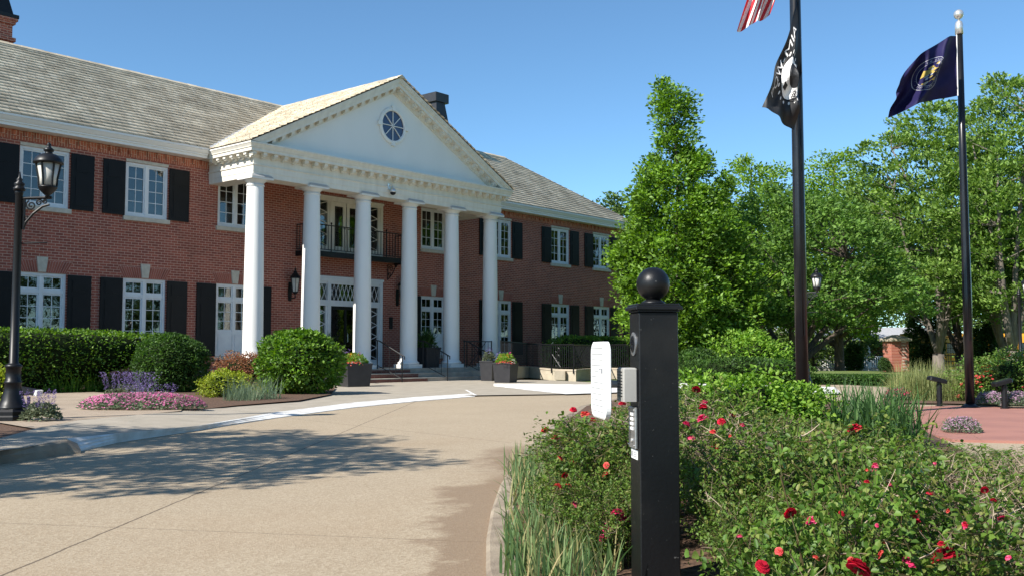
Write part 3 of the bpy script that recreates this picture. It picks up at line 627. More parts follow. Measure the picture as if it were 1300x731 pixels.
# portico ---------------------------------------------------------------------------------------
FZ = .45
AX0, AX1, AY = -.29, 11.04, -.30            # outer face of the architrave
b = MB(); b.smooth = False
prof = [(-.62, 6.25), (0, 6.25), (0, 6.40), (.012, 6.405), (.012, 6.58), (.04, 6.60), (.04, 6.625), (.0, 6.64), (.0, 6.84), (.03, 6.86), (.03, 6.965), (.27, 6.965), (.27, 7.06), (.295, 7.07), (.295, 7.09), (.31, 7.12), (.34, 7.175), (.35, 7.18), (.35, 7.225), (-.0, 7.255), (-.62, 7.25)]
b.sweep([(AX0, WY), (AX0, AY), (AX1, AY), (AX1, WY)], prof)
ent = b.build('entablature', 'cream', house)
def modil(X):                                # each modillion a block with a curled foot
    b = MB(); b.box(-.065, .065, -.20, 0, 6.88, 6.963, X); b.box(-.05, .05, -.165, -.0, 6.84, 6.88, X); b.box(-.05, .05, -.08, 0, 6.80, 6.84, X)
    b.build('modillion', 'cream', ent)
for i in range(31):
    x = AX0-.12+i*(AX1-AX0+.24)/30
    modil((lambda x: lambda p: (x+p[0], AY-.032+p[1], p[2]))(x))
for i in range(6):
    y = AY+.12+i*.36
    modil((lambda y: lambda p: (AX0-.032+p[1], y+p[0], p[2]))(y)); modil((lambda y: lambda p: (AX1+.032-p[1], y+p[0], p[2]))(y))
b = MB(); b.box(AX0+.1, AX1-.1, AY+.1, WY-.002, 6.70, 6.76); b.build('portico_ceiling', 'cream', house)
AP = (5.375, 10.41); EX0, EX1 = -.64, 11.39; EZP = 7.235
TH = math.atan2(AP[1]-EZP, AP[0]-EX0); ct = math.cos(TH); tt = math.tan(TH)
def rake(b, d0, d1, y0, y1, zmin=7.245):
    """band of the raking cornice: d0..d1 is the depth below the roof line, both sides mitred at the apex"""
    for s in (-1, 1):
        def pt(d, x): return AP[1]-abs(x-AP[0])*tt-d/ct
        def xb(d, z): return AP[0]+s*(AP[1]-d/ct-z)/tt
        poly = [(AP[0], pt(d0, AP[0])), (AP[0], pt(d1, AP[0])), (xb(d1, zmin), zmin), (xb(d0, zmin), zmin)]
        b.prism(poly[::s], y0, y1, axis='y')
b = MB(); b.add([(AX0, AY+.05, 7.24), (AX1, AY+.05, 7.24), (AP[0], AY+.05, AP[1]-.25)], [(0, 1, 2)])
ped = b.build('pediment', 'white', house)
b = MB(); rake(b, .0, .075, AY-.35, AY+.05); rake(b, .075, .13, AY-.325, AY+.05); rake(b, .13, .16, AY-.30, AY+.05); rake(b, .16, .27, AY-.27, AY+.05); rake(b, .27, .41, AY-.02, AY+.05); rake(b, .41, .44, AY-.0, AY+.05)
b.build('raking_cornice', 'cream', ped)
for s in (-1, 1):
    for i in range(16):
        b = MB(); x = .16+i*.352
        if x > 5.15: continue
        z = AP[1]-x*tt-.272/ct; X0 = AP[0]+s*x
        for w0, dy, h0, h1 in ((.065, .20, 0, .08), (.05, .16, .08, .115), (.05, .08, .115, .15)):
            poly = [(X0-w0, z-h1+s*w0*tt), (X0+w0, z-h1-s*w0*tt), (X0+w0, z-h0-s*w0*tt-.002), (X0-w0, z-h0+s*w0*tt-.002)]
            b.prism(poly, AY-.021-dy, AY-.021, axis='y')
        b.build('modillion', 'cream', ped)
b = MB(); ox, oz, orad = 5.36, 8.76, .50
ring = lambda r, y, n=40: [(ox+r*math.cos(2*math.pi*i/n), y, oz+r*1.03*math.sin(2*math.pi*i/n)) for i in range(n)]
R_ = [(orad+.12, AY+.049), (orad+.12, AY+.0), (orad+.08, AY-.03), (orad+.03, AY-.035), (orad, AY-.01), (orad, AY+.04)]
vs = []; 
for r, y in R_: vs += ring(r, y)
b.add(vs, [[i*40+j, i*40+(j+1) % 40, (i+1)*40+(j+1) % 40, (i+1)*40+j] for i in range(5) for j in range(40)])
for a in range(4):                             # keystones of the surround
    c, s = math.cos(a*math.pi/2), math.sin(a*math.pi/2)
    vs = [(ox+c*rr-s*t, AY-y, oz+s*rr+c*t) for rr in (orad+.02, orad+.20) for y in (-.049, .05) for t in (-.055*(rr/orad), .055*(rr/orad))]
    b.add(vs, [(0, 1, 3, 2), (4, 6, 7, 5), (0, 4, 5, 1), (2, 3, 7, 6), (0, 2, 6, 4), (1, 5, 7, 3)])
for a in range(4):                             # glazing bars
    q_ = a*math.pi/4; c, s = math.cos(q_), math.sin(q_)
    vs = [(ox+c*r-s*t, AY+y, oz+s*r+c*t) for r in (-orad, orad) for y in (.0, .03) for t in (-.012, .012)]
    b.add(vs, [(0, 1, 3, 2), (4, 6, 7, 5), (0, 4, 5, 1), (2, 3, 7, 6), (0, 2, 6, 4), (1, 5, 7, 3)])
b.build('oculus_frame', 'white', ped)
b = MB(); b.add(ring(orad+.01, AY+.03), [list(range(40))]); b.build('oculus_pane', 'blueglass', ped)
# portico roof: two slopes of shakes running back into the main roof
pl = math.hypot(AP[0]-EX0, AP[1]-EZP)
b = MB(); b.add([(EX0, AY-.37, EZP+.01), (AP[0], AY-.37, AP[1]+.01), (AP[0], RY, AP[1]+.01), (EX0, RY, EZP+.01), (EX1, AY-.37, EZP+.01), (EX1, RY, EZP+.01)], [(0, 3, 2, 1), (1, 2, 5, 4)])
b.add([(EX0, AY-.37, EZP-.01), (AP[0], AY-.37, AP[1]-.01), (AP[0], AY-.37, AP[1]+.01), (EX0, AY-.37, EZP+.01)], [(0, 1, 2, 3)])
proof = b.build('portico_roof', 'roofdeck', house)
for s, ex, sd in ((1, EX0, 5), (-1, EX1, 6)):
    vd2 = np.array([s*(AP[0]-EX0)/pl, 0, (AP[1]-EZP)/pl])
    shakes('roof_shingles', (ex, 0, EZP+.02), (0, 1, 0), vd2, pl, lambda v: (AY-.42, min(RY, EY+ (EZP+v*(AP[1]-EZP)/pl-EZ)/(RZ-EZ)*(RY-EY)+.25)), (AY-.42, 6.4), .235, 'shingle', proof, sd)
b = MB()
for i in range(18):
    y0 = AY-.42+i*.37
    b.prism([(AP[0]-.14, AP[1]-.04), (AP[0]+.14, AP[1]-.04), (AP[0]+.14, AP[1]-.01), (AP[0], AP[1]+.075+(i % 2)*.006), (AP[0]-.14, AP[1]-.01)], y0, y0+.362, axis='y')
b.build('ridge_cap', 'shingle', proof)
b = MB()                                       # lead valley
def val(t, o, h): x = EX0+(AP[0]-EX0)*t; y = EY+(RY-EY)*t; return (x+o[0], y+o[1], EZ+(10.46-EZ)*t+h)
b.add([val(0, (-.12, .03), .03), val(0, (.14, -.09), .06), val(.55, (.14, -.09), .06), val(.55, (-.12, .03), .03)], [(0, 1, 2, 3)])
b.build('valley_flashing', 'flash', proof)
# six columns
def column(k):
    x = k*2.15; q = MB(); c = (x, 0, FZ)
    q.box(x-.36, x+.36, -.36, .36, FZ, FZ+.13); q.smooth = True
    pr = [(.36, .131), (.375, .15), (.38, .18), (.37, .205), (.335, .215), (.325, .24)]
    for i in range(12): t = i/11; pr.append((.305-.052*t**1.7, .26+t*5.28))
    q.lathe(pr+[(.252, 5.55), (.275, 5.555), (.275, 5.585), (.255, 5.59), (.255, 5.64)], c, 40); col = q.build('column', 'white', house)
    q = MB(); q.smooth = True; q.lathe([(.256, 5.62), (.256, 5.66), (.275, 5.665), (.285, 5.68), (.33, 5.715), (.36, 5.735), (.36, 5.74)], c, 40); q.smooth = False
    q.box(x-.39, x+.39, -.385, .39, FZ+5.74, FZ+5.798); q.build('capital', 'white', col)
    q = MB()                                    # sloped metal capping over the abacus
    q.add([(x-.40, -.40, FZ+5.80), (x+.40, -.40, FZ+5.80), (x+.34, AY-.014, FZ+5.885), (x-.34, AY-.014, FZ+5.885), (x-.40, -.40, FZ+5.795), (x+.40, -.40, FZ+5.795)], [(0, 1, 2, 3), (4, 5, 1, 0), (0, 3, 4), (1, 5, 2)])
    q.build('flashing', 'flash', col)
for k in range(6): column(k)
# porch floor and steps
b = MB(); b.box(-.5, 11.25, -.55, WY+.2, .0, FZ); b.build('porch_floor', 'step', house)
for i, (y, z) in enumerate(((-.95, .30), (-1.40, .15))):
    b = MB(); b.box(1.55-.0*i, 9.0, y, -.552+(.0 if i == 0 else -.402), -.02, z); b.build('step', 'step', house)
b = MB()
for y, z0, z1 in ((-.552, .303, .41), (-.952, .153, .27), (-1.402, .0, .12)): b.box(2.9, 6.0, y-.006, y, z0, z1)
b.build('step_riser', 'stepbrick', house)
# iron work
def iron_rail(b, p0, p1, z0, z1, n, r=.011, top=.02, zb=None, zt=None):
    p0 = np.array(p0, float); p1 = np.array(p1, float); zb = z0 if zb is None else zb; zt = z1 if zt is None else zt
    P = lambda t, z: (p0[0]+(p1[0]-p0[0])*t, p0[1]+(p1[1]-p0[1])*t, z)
    b.tube([P(0, z1), P(1, zt)], top, 6); b.tube([P(0, z0+.08), P(1, zb+.08)], .014, 6)
    for i in range(n+1):
        t = i/n; b.tube([P(t, z0+.08+(zb-z0)*t), P(t, z1+(zt-z1)*t)], r, 5)
b = MB(); BX0, BX1, BYF, BZ = 3.12, 7.66, 1.40, 4.40
b.box(BX0, BX1, BYF, WY-.01, BZ-.10, BZ); b.box(BX0-.03, BX1+.03, BYF-.03, BYF+.02, BZ-.16, BZ+.02); b.box(BX0-.03, BX0+.03, BYF+.021, WY, BZ-.16, BZ+.02); b.box(BX1-.03, BX1+.03, BYF+.021, WY, BZ-.16, BZ+.02)
bal = b.build('balcony', 'iron', house)
b = MB(); iron_rail(b, (BX0, BYF), (BX1, BYF), BZ, BZ+.92, 32, .012); iron_rail(b, (BX0, BYF), (BX0, WY-.03), BZ, BZ+.92, 4, .012); iron_rail(b, (BX1, BYF), (BX1, WY-.03), BZ, BZ+.92, 4, .012)
for x in (BX0, BX1, 4.1, 6.65): b.tube([(x, BYF, BZ), (x, BYF, BZ+.98)], .02, 6); b.sphere((x, BYF, BZ+1.0), .035, 8, 6)
b.build('balcony_railing', 'iron', bal)
def scroll(b, c, r0, r1, turns, X, rad=.014, start=0, n=28):
    pts = []
    for i in range(n+1):
        t = i/n; a = start+turns*2*math.pi*t; r = r0+(r1-r0)*t; pts.append(X((c[0]+r*math.cos(a), c[1]+r*math.sin(a))))
    b.tube(pts, rad, 5)
for x in (3.45, 7.3):
    q = MB(); X = lambda p, x=x: (x, p[0], p[1])
    q.tube([X((WY-.02, BZ-.75)), X((WY-.03, BZ-.17)), X((BYF+.08, BZ-.17))], .018, 6); q.tube([X((WY-.03, BZ-.72)), X((WY-.25, BZ-.55)), X((WY-.42, BZ-.30)), X((BYF+.1, BZ-.19))], .018, 6)
    scroll(q, (WY-.2, BZ-.32), .12, .02, 1.5, X); scroll(q, (WY-.46, BZ-.25), .06, .015, 1.4, X); scroll(q, (WY-.12, BZ-.55), .08, .02, 1.4, X)
    q.build('bracket', 'iron', bal)
# entrance and balcony doors
def lattice(b, x0, x1, z0, z1, n, y, wd=.014, horiz=False):
    """zigzag leading: crossing diagonals"""
    for k in range(n):
        for s in (0, 1):
            if horiz: p = (x0+(x1-x0)*k/n, z0 if s == 0 else z1); q_ = (x0+(x1-x0)*(k+1)/n, z1 if s == 0 else z0)
            else: p = (x0 if s == 0 else x1, z0+(z1-z0)*k/n); q_ = (x1 if s == 0 else x0, z0+(z1-z0)*(k+1)/n)
            if not horiz and s == (k % 2): continue
            b.tube([(p[0], y, p[1]), (q_[0], y, q_[1])], wd, 4)
def surround(x0, x1, z0, z1, upper):
    f = MB(); gs = []; y = WY+.02; cx = (x0+x1)/2
    def pane(*a): q = MB(); q.box(*a); gs.append(q)
    f.box(x0, x0+.13, y-.05, y+.12, z0, z1); f.box(x1-.13, x1, y-.05, y+.12, z0, z1); f.box(x0+.13, x1-.13, y-.05, y+.12, z1-.13, z1)
    f.box(x0-.03, x1+.03, y-.075, y-.05, z1-.03, z1+.05)
    dw = .74 if not upper else .66; jw = .14
    dt = z0+2.17 if not upper else z1-.13
    for s in (-1, 1):
        a = cx+s*dw; f.box(min(a, a+s*jw), max(a, a+s*jw), y-.04, y+.11, z0, z1-.13)
        sx0, sx1 = sorted((a+s*jw, x0+.13 if s < 0 else x1-.13))
        f.box(sx0, sx1, y-.02, y+.1, z0, z0+.28); 
        pane(sx0+.02, sx1-.02, y+.05, y+.056, z0+.28, dt)
        f.box(sx0, sx0+.07, y-.01, y+.09, z0+.28, dt); f.box(sx1-.07, sx1, y-.01, y+.09, z0+.28, dt)
        lattice(f, sx0+.07, sx1-.07, z0+.30, dt-.02, 9 if not upper else 8, y+.03)
        if not upper: 
            f.box(sx0, sx1, y-.03, y+.1, dt, dt+.2); f.box(sx0, sx1, y-.01, y+.09, z1-.22, z1-.13)
            pane(sx0+.02, sx1-.02, y+.05, y+.056, dt+.2, z1-.2); lattice(f, sx0, sx1, dt+.2, z1-.22, 3, y+.03, .012, True)
    if not upper:
        f.box(cx-dw, cx+dw, y-.03, y+.1, dt, dt+.2); f.box(cx-dw, cx+dw, y-.01, y+.09, z1-.22, z1-.13)
        pane(cx-dw, cx+dw, y+.05, y+.056, dt+.2, z1-.2); lattice(f, cx-dw, cx+dw, dt+.2, z1-.22, 8, y+.03, .012, True)
    o = f.build('entrance_surround' if not upper else 'balcony_surround', 'frame' if not upper else 'cream', house)
    for q in gs: q.build('sidelight_pane', 'glass', o)
    return cx, dw, dt, y
cx, dw, dt, y = surround(*DOOR, False)
b = MB(); b.box(cx-dw, cx+dw, y+.05, y+.10, FZ, FZ+.22); b.box(cx-dw, cx-dw+.10, y+.05, y+.10, FZ+.22, dt); b.box(cx+dw-.10, cx+dw, y+.05, y+.10, FZ+.22, dt); b.box(cx-dw+.1, cx+dw-.1, y+.05, y+.1, dt-.12, dt); b.box(cx-.05, cx+.05, y+.05, y+.1, FZ+.22, dt-.12)
dr = b.build('front_door', 'iron', house)
b = MB(); b.box(cx-dw+.1, cx+dw-.1, y+.07, y+.078, FZ+.22, dt-.12); b.build('door_pane', 'doorglass', dr)
b = MB()
for s in (-1, 1):
    for i in range(6): z = FZ+.36+i*.28; scroll(b, (cx+s*.35, z), .13, .03, 1.3, lambda p: (p[0], y+.045, p[1]), .010, i)
b.build('door_grille', 'iron', dr)
b = MB(); b.tube([(cx+.07, y+.03, FZ+.9), (cx+.07, y-.0, FZ+.92), (cx+.07, y-.0, FZ+1.2), (cx+.07, y+.03, FZ+1.22)], .012, 6); b.build('handle', 'steel', dr)
cx, dw, dt, y = surround(*BDOOR, True)
b = MB(); z0 = BDOOR[2]
for s in (-1, 1):
    a0, a1 = sorted((cx+s*.02, cx+s*dw)); b.box(a0, a0+.13, y+.03, y+.08, z0, dt); b.box(a1-.13, a1, y+.03, y+.08, z0, dt); b.box(a0+.13, a1-.13, y+.03, y+.08, z0, z0+.3); b.box(a0+.13, a1-.13, y+.03, y+.08, dt-.14, dt)
bd = b.build('balcony_door', 'cream', house)
b = MB(); b.box(cx-dw+.1, cx+dw-.1, y+.052, y+.058, z0+.28, dt-.12); b.build('door_pane', 'glass', bd)
b = MB()
for s in (-1, 1): b.tube([(cx+s*.08, y+.03, z0+.95), (cx+s*.08, y-.02, z0+.95), (cx+s*.16, y-.02, z0+.96)], .014, 6)
b.build('handle', 'iron', bd)
# wall lanterns on the front wall
def sconce(x):
    b = MB(); y = WY-.30; z = 3.0
    b.prism([(x-.06, 2.72), (x+.06, 2.72), (x+.08, 3.0), (x+.05, 3.35), (x-.05, 3.35), (x-.08, 3.0)], WY-.03, WY-.002, axis='y')
    b.tube([(x, WY-.03, 2.86), (x, WY-.12, 2.80), (x, y-.02, 2.82), (x, y, 2.96)], .02, 6); b.tube([(x, WY-.03, 3.2), (x, y+.1, 3.1), (x, y, 3.0)], .012, 5)
    b.lathe([(.03, 2.93), (.09, 2.98), (.10, 3.0), (.10, 3.02)], (x, y, 0), 6); 
    for k in range(6):
        a = k*math.pi/3; b.tube([(x+.10*math.cos(a), y+.10*math.sin(a), 3.02), (x+.155*math.cos(a), y+.155*math.sin(a), 3.46)], .011, 4)
    b.lathe([(.155, 3.46), (.19, 3.47), (.18, 3.50), (.11, 3.60), (.06, 3.66), (.055, 3.70), (.02, 3.73), (.035, 3.77), (.012, 3.80), (.008, 3.86)], (x, y, 0), 12)
    o = b.build('wall_lantern', 'iron', house)
    b = MB(); b.lathe([(.085, 3.02), (.135, 3.455)], (x, y, 0), 6); b.build('lantern_glass', 'lampglass', o)
for x in (2.87, 7.80): sconce(x)
b = MB(); b.bbox(7.40, 7.54, WY-.07, WY-.002, 1.85, 2.30, .01); b.box(7.43, 7.51, WY-.076, WY-.069, 2.08, 2.22); b.build('intercom', 'iron', house)
# dome camera on the entablature
b = MB(); c = (5.23, AY-.16, 6.42); b.box(c[0]-.14, c[0]-.02, AY-.05, AY-.001, 6.5, 6.72); b.tube([(c[0]-.08, AY-.04, 6.66), (c[0], AY-.14, 6.66), (c[0], c[1], 6.58)], .02, 6); b.smooth = True; b.lathe([(.03, .15), (.08, .12), (.105, .05), (.105, .0)], c, 14)
o = b.build('security_camera', 'chrome', house)
b = MB(); b.smooth = True; b.lathe([(.1, -.002), (.09, -.05), (.05, -.085), (.005, -.095)], c, 14); b.build('camera_dome', 'iron', o)
# hand rails down the steps
def handrail(x, y0, y1, bal=True):
    b = MB(); zt = FZ+.92
    b.tube([(x, y0+.12, zt+.02), (x, y0, zt+.02), (x, y0-.1, zt), (x, y1, .90), (x, y1-.10, .86), (x, y1-.10, .76)], .02, 6)
    b.tube([(x, y0, FZ), (x, y0, zt)], .018, 6); b.tube([(x, y1, .0), (x, y1, .9)], .018, 6); b.tube([(x, y0, FZ+.12), (x, y1, .14)], .012, 5)
    b.sphere((x, y0+.14, zt+.02), .03, 8, 6)
    for i in range(1, 4): t = i/4; yy = y0+(y1-y0)*t; b.tube([(x, yy, FZ+.12-(FZ-.02)*t), (x, yy, zt-.44*t)], .010, 5)
    b.build('handrail', 'iron', house)
handrail(4.62, -.42, -1.62); handrail(6.74, -.42, -1.62); handrail(2.4, -.42, -1.62); handrail(8.95, -.45, -1.62)
b = MB(); x0, x1, y = 8.92, 10.43, -.36; iron_rail(b, (x0, y), (x1, y), FZ, FZ+.95, 8, .009)
b.tube([(x0, y, FZ), (x0, y, FZ+.98)], .022, 6); b.tube([(x1, y, FZ), (x1, y, FZ+.98)], .022, 6)
xm, zm = (x0+x1)/2, FZ+.52
for s in (-1, 1): b.tube([(xm-.42, y, zm-s*.40), (xm+.42, y, zm+s*.40)], .013, 5); scroll(b, (xm+s*.25, zm), .14, .03, 1.2, lambda p: (p[0], y, p[1]), .01, 0 if s > 0 else math.pi); scroll(b, (xm, zm+s*.27), .12, .03, 1.2, lambda p: (p[0], y, p[1]), .01, s*1.57)
b.build('porch_railing', 'iron', house)
# lower side wing that shows through the trees
b = MB(); b.box(23.2, 41, 3.4, 11, -.05, 3.9); wing = b.build('side_wing', 'brick', house)
b = MB(); frust(b, 22.95, 41.4, 3.0, 11.4, 3.9, 25, 39.5, 7.1, 7.3, 6.6); b.build('wing_roof', 'shingle', wing)
b = MB(); b.box(22.98, 41.35, 2.98, 3.1, 3.7, 3.895); b.build('wing_gutter', 'white', wing)
for x in (26, 29.4, 32.8, 36.2): c = shift(wg, x+2.38); c.location.y = 1.33

# ------------------------------------------------------------------ foliage helpers
def unit(a): return a/(np.linalg.norm(a, axis=-1, keepdims=True)+1e-9)
def leaf_arrays(C, A, N, L, W, fine=False, fold=.18):
    """C base points, A axis, N rough normal, L length, W width (n,) -> verts, quad faces"""
    A = unit(A); S = unit(np.cross(A, N)); N = np.cross(S, A); L = L[:, None]; W = W[:, None]; n = len(C)
    if fine:
        P = [C, C+A*L*.32-S*W*.5+N*W*fold, C+A*L*.7-S*W*.4+N*W*fold*.6, C+A*L-N*L*.12, C+A*L*.7+S*W*.4+N*W*fold*.6, C+A*L*.32+S*W*.5+N*W*fold]
        V = np.stack(P, 1).reshape(-1, 3); k = np.arange(n)[:, None]*6
        return V, np.concatenate([k+np.array([[0, 3, 2, 1]]), k+np.array([[0, 5, 4, 3]])])
    P = [C, C+A*L*.45-S*W*.5+N*W*fold, C+A*L, C+A*L*.45+S*W*.5+N*W*fold]
    V = np.stack(P, 1).reshape(-1, 3); k = np.arange(n)[:, None]*4
    return V, np.concatenate([k+np.array([[0, 2, 1]]), k+np.array([[0, 3, 2]])])
def rnd_dir(r, n): return unit(r.normal(size=(n, 3)))
def leaves(name, C, r, L, mat, parent, up=.8, out=None, fine=False, wr=.55, droop=.0, base=None):
    n = len(C); A = rnd_dir(r, n); A[:, 2] = A[:, 2]*.6-droop
    if out is not None: A = A+out*.7
    N = rnd_dir(r, n); N[:, 2] += up
    if out is not None: N = N+out*.5
    ln = L*r.uniform(.65, 1.25, n); V, F = leaf_arrays(C, A, N, ln, ln*wr*r.uniform(.8, 1.15, n), fine)
    return npmesh(name, V, F, mat, parent, base)
def branch_pts(p, q, r, sag=.12, n=5):
    p, q = np.array(p, float), np.array(q, float); L = np.linalg.norm(q-p); m = (p+q)/2+r.normal(size=3)*L*.07; m[2] -= L*sag*.5
    return [p*(1-t)**2+2*m*t*(1-t)+q*t*t for t in np.linspace(0, 1, n)]
def tree(name, label, base, h, prof, leaf, n_clump, per, lsz, trunk_r, seed, group=None, clear=.12, clump_r=.5, flat=.6, bark='bark', stems=1, lean=(0, 0), edge=.45, up=.8, droop=0.0, limbs=40, category='tree', sq=(1, 1), rise=(.62, .85), reach=(.35, .6)):
    """prof: [(height fraction, radius)] of the crown; clumps of leaves on real limbs"""
    r = np.random.default_rng(seed); base = np.array(base, float)
    t = thing(name, label, category, base, group)
    hs = np.array([p[0] for p in prof])*h; rs = np.array([p[1] for p in prof])
    # clumps
    zz = np.linspace(hs[0], hs[-1], 200); rr = np.interp(zz, hs, rs); cdf = np.cumsum(rr**1.3+.02); cdf /= cdf[-1]
    z = np.interp(r.random(n_clump), cdf, zz); rad = np.interp(z, hs, rs); a = r.random(n_clump)*2*math.pi
    lob = 1+.16*np.sin(a*3+seed)+.12*np.sin(a*5+z*1.3+seed*2)+.10*np.sin(z*2.1+a*2)
    f = edge+(1.02-edge)*np.sqrt(r.random(n_clump)); rad = np.maximum(rad*lob, .05)
    cc = np.stack([base[0]+np.cos(a)*rad*f*sq[0]+lean[0]*z/h, base[1]+np.sin(a)*rad*f*sq[1]+lean[1]*z/h, base[2]+z], 1)
    out = unit(np.stack([np.cos(a)*f, np.sin(a)*f, .35+0*a], 1))
    cr = clump_r*r.uniform(.6, 1.35, n_clump)
    n = n_clump*per; idx = np.repeat(np.arange(n_clump), per)
    off = rnd_dir(r, n)*(r.random(n)**.45)[:, None]; off[:, 2] *= flat
    P = cc[idx]+off*cr[idx][:, None]; keep = r.random(n) < .93
    P = P[keep]; o = out[idx][keep]+off[keep]*.6
    # wood
    b = MB(); b.smooth = True; top = base+np.array([lean[0], lean[1], h*.97])
    def axis(q): return base+np.array([lean[0]*q, lean[1]*q, h*q])
    stem_tips = []
    if stems == 1:
        pts = [axis(q)+(r.normal(size=3)*[.03*h*.1, .03*h*.1, 0] if q > 0 else 0) for q in np.linspace(0, .97, 9)]
        b.tube([pts[0]-[0, 0, .05]]+pts, [trunk_r*1.5]+[trunk_r*(1.15-1.05*q) for q in np.linspace(0, .97, 9)], 9)
    else:
        fork = axis(clear*.5)
        b.tube([axis(0)-[0, 0, .05], axis(0), fork], [trunk_r*1.5, trunk_r*1.2, trunk_r], 9)
        for k in range(stems):
            g = 2*math.pi*(k+r.random()*.5)/stems; rr_ = np.max(rs)*r.uniform(*reach); tip = np.array([base[0]+math.cos(g)*rr_*sq[0], base[1]+math.sin(g)*rr_*sq[1], base[2]+h*r.uniform(*rise)])
            pts = branch_pts(fork, tip, r, -.0, 7); b.tube(pts, list(np.linspace(trunk_r*.62, trunk_r*.12, 7)), 7); stem_tips.append(pts)
    pick = r.permutation(n_clump)[:limbs]
    for i in pick:
        q = cc[i]
        if stems == 1:
            zf = np.clip((q[2]-base[2])/h-.06-.14*r.random(), clear, .93); p = axis(zf); rb = trunk_r*(1.1-zf)*.34
        else:
            cand = [pt for pts in stem_tips for pt in pts[1:]]; dd = [np.linalg.norm((pt-q)*[1, 1, 1.5])+(3 if pt[2] > q[2] else 0) for pt in cand]; p = cand[int(np.argmin(dd))]; rb = trunk_r*.16
        b.tube(branch_pts(p, q, r, .1), [rb, rb*.8, rb*.6, rb*.42, rb*.2], 5, False)
    b.build('trunk', bark, t)
    leaves('crown', P, r, lsz, 'leaf_'+leaf, t, up, o, droop=droop)
    return t
def shrub(name, label, base, rx, ry, h, leaf, n, lsz, seed, group=None, lump=.12, fine=False, boxy=2.0, cat='shrub', wood=True, rz=0.0, core=.82, up=.6, base_z=.0, depth=.22):
    """clipped or mounded shrub: leaves over a lumpy superellipsoid round a solid core coloured as inner shade"""
    r = np.random.default_rng(seed); base = np.array(base, float); t = thing(name, label, cat, base, group)
    d = rnd_dir(r, n); d[:, 2] = np.where(d[:, 2] < -.86, -d[:, 2], d[:, 2]); d = unit(d)
    k = (np.abs(d[:, 0])**boxy+np.abs(d[:, 1])**boxy+np.abs(d[:, 2])**boxy)**(-1/boxy)
    lm = 1+lump*(np.sin(d[:, 0]*5+seed)*np.sin(d[:, 1]*5+2*seed)+.6*np.sin(d[:, 2]*9+d[:, 0]*7+seed)+.5*np.sin(d[:, 1]*13+d[:, 2]*11))
    dep = 1-depth*r.random(n)**1.6+.05*r.normal(size=n)*lump*4+np.where(r.random(n) < .03, r.random(n)*.07, 0)
    P = d*(k*lm*dep)[:, None]; cz = h*.5; S = np.array([rx, ry, h*.5]); P = P*S; P[:, 2] = np.maximum(P[:, 2]+cz, .02+base_z)
    o = unit(d/S*np.mean(S)); c, s = math.cos(rz), math.sin(rz); Rm = np.array([[c, -s, 0], [s, c, 0], [0, 0, 1.0]])
    P = P@Rm.T+base; o = o@Rm.T
    b = MB(); b.smooth = True
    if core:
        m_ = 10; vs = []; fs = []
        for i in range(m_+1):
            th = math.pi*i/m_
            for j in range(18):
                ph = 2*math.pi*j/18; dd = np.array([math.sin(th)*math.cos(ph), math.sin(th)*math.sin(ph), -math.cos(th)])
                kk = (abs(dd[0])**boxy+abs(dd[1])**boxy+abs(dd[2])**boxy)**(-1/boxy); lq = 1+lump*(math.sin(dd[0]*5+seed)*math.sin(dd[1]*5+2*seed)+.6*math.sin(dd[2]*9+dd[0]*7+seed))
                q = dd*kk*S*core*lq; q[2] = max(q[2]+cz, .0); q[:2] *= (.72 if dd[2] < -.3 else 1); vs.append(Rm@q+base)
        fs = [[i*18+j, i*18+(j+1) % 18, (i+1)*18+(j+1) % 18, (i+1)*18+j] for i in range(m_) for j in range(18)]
        b.add(vs, fs); b.build('shade_core', 'core', t)  # solid dark filler body, its colour stands for shade behind the leaves
    leaves('foliage', P, r, lsz, 'leaf_'+leaf, t, up, o, fine)
    return t
def blades(name, P, r, L, W, mat, parent, spread=.5, base=None, seg=4, droop=1.0):
    """arching strap leaves: P foot points (n,3)"""
    n = len(P); a = r.random(n)*2*math.pi; D = np.stack([np.cos(a), np.sin(a), 0*a], 1); S = np.stack([-np.sin(a), np.cos(a), 0*a], 1)
    tilt = np.abs(r.normal(0, spread, n)); ln = L*r.uniform(.6, 1.15, n); wd = W*r.uniform(.6, 1.1, n); rows = []
    tw = r.normal(0, .5, n)
    S = unit(S+D*tw[:, None]*.6)
    p = P.copy()
    for i in range(seg+1):
        t = i/seg; wq = wd*(1-.15*t-.85*t**3)*(.75+.25*min(1, t*4))
        rows += [p-S*wq[:, None]*.5, p+S*wq[:, None]*.5]
        an = tilt+droop*(t**1.6)*(.25+tilt); p = p+(D*np.sin(an)[:, None]+np.array([0, 0, 1.0])*np.cos(an)[:, None])*(ln/seg)[:, None]
    V = np.stack(rows, 1).reshape(-1, 3); kk = np.arange(n)[:, None]*(2*(seg+1))
    F = np.concatenate([kk+np.array([[2*i, 2*i+1, 2*i+3, 2*i+2]]) for i in range(seg)])
    return npmesh(name, V, F, mat, parent, base)
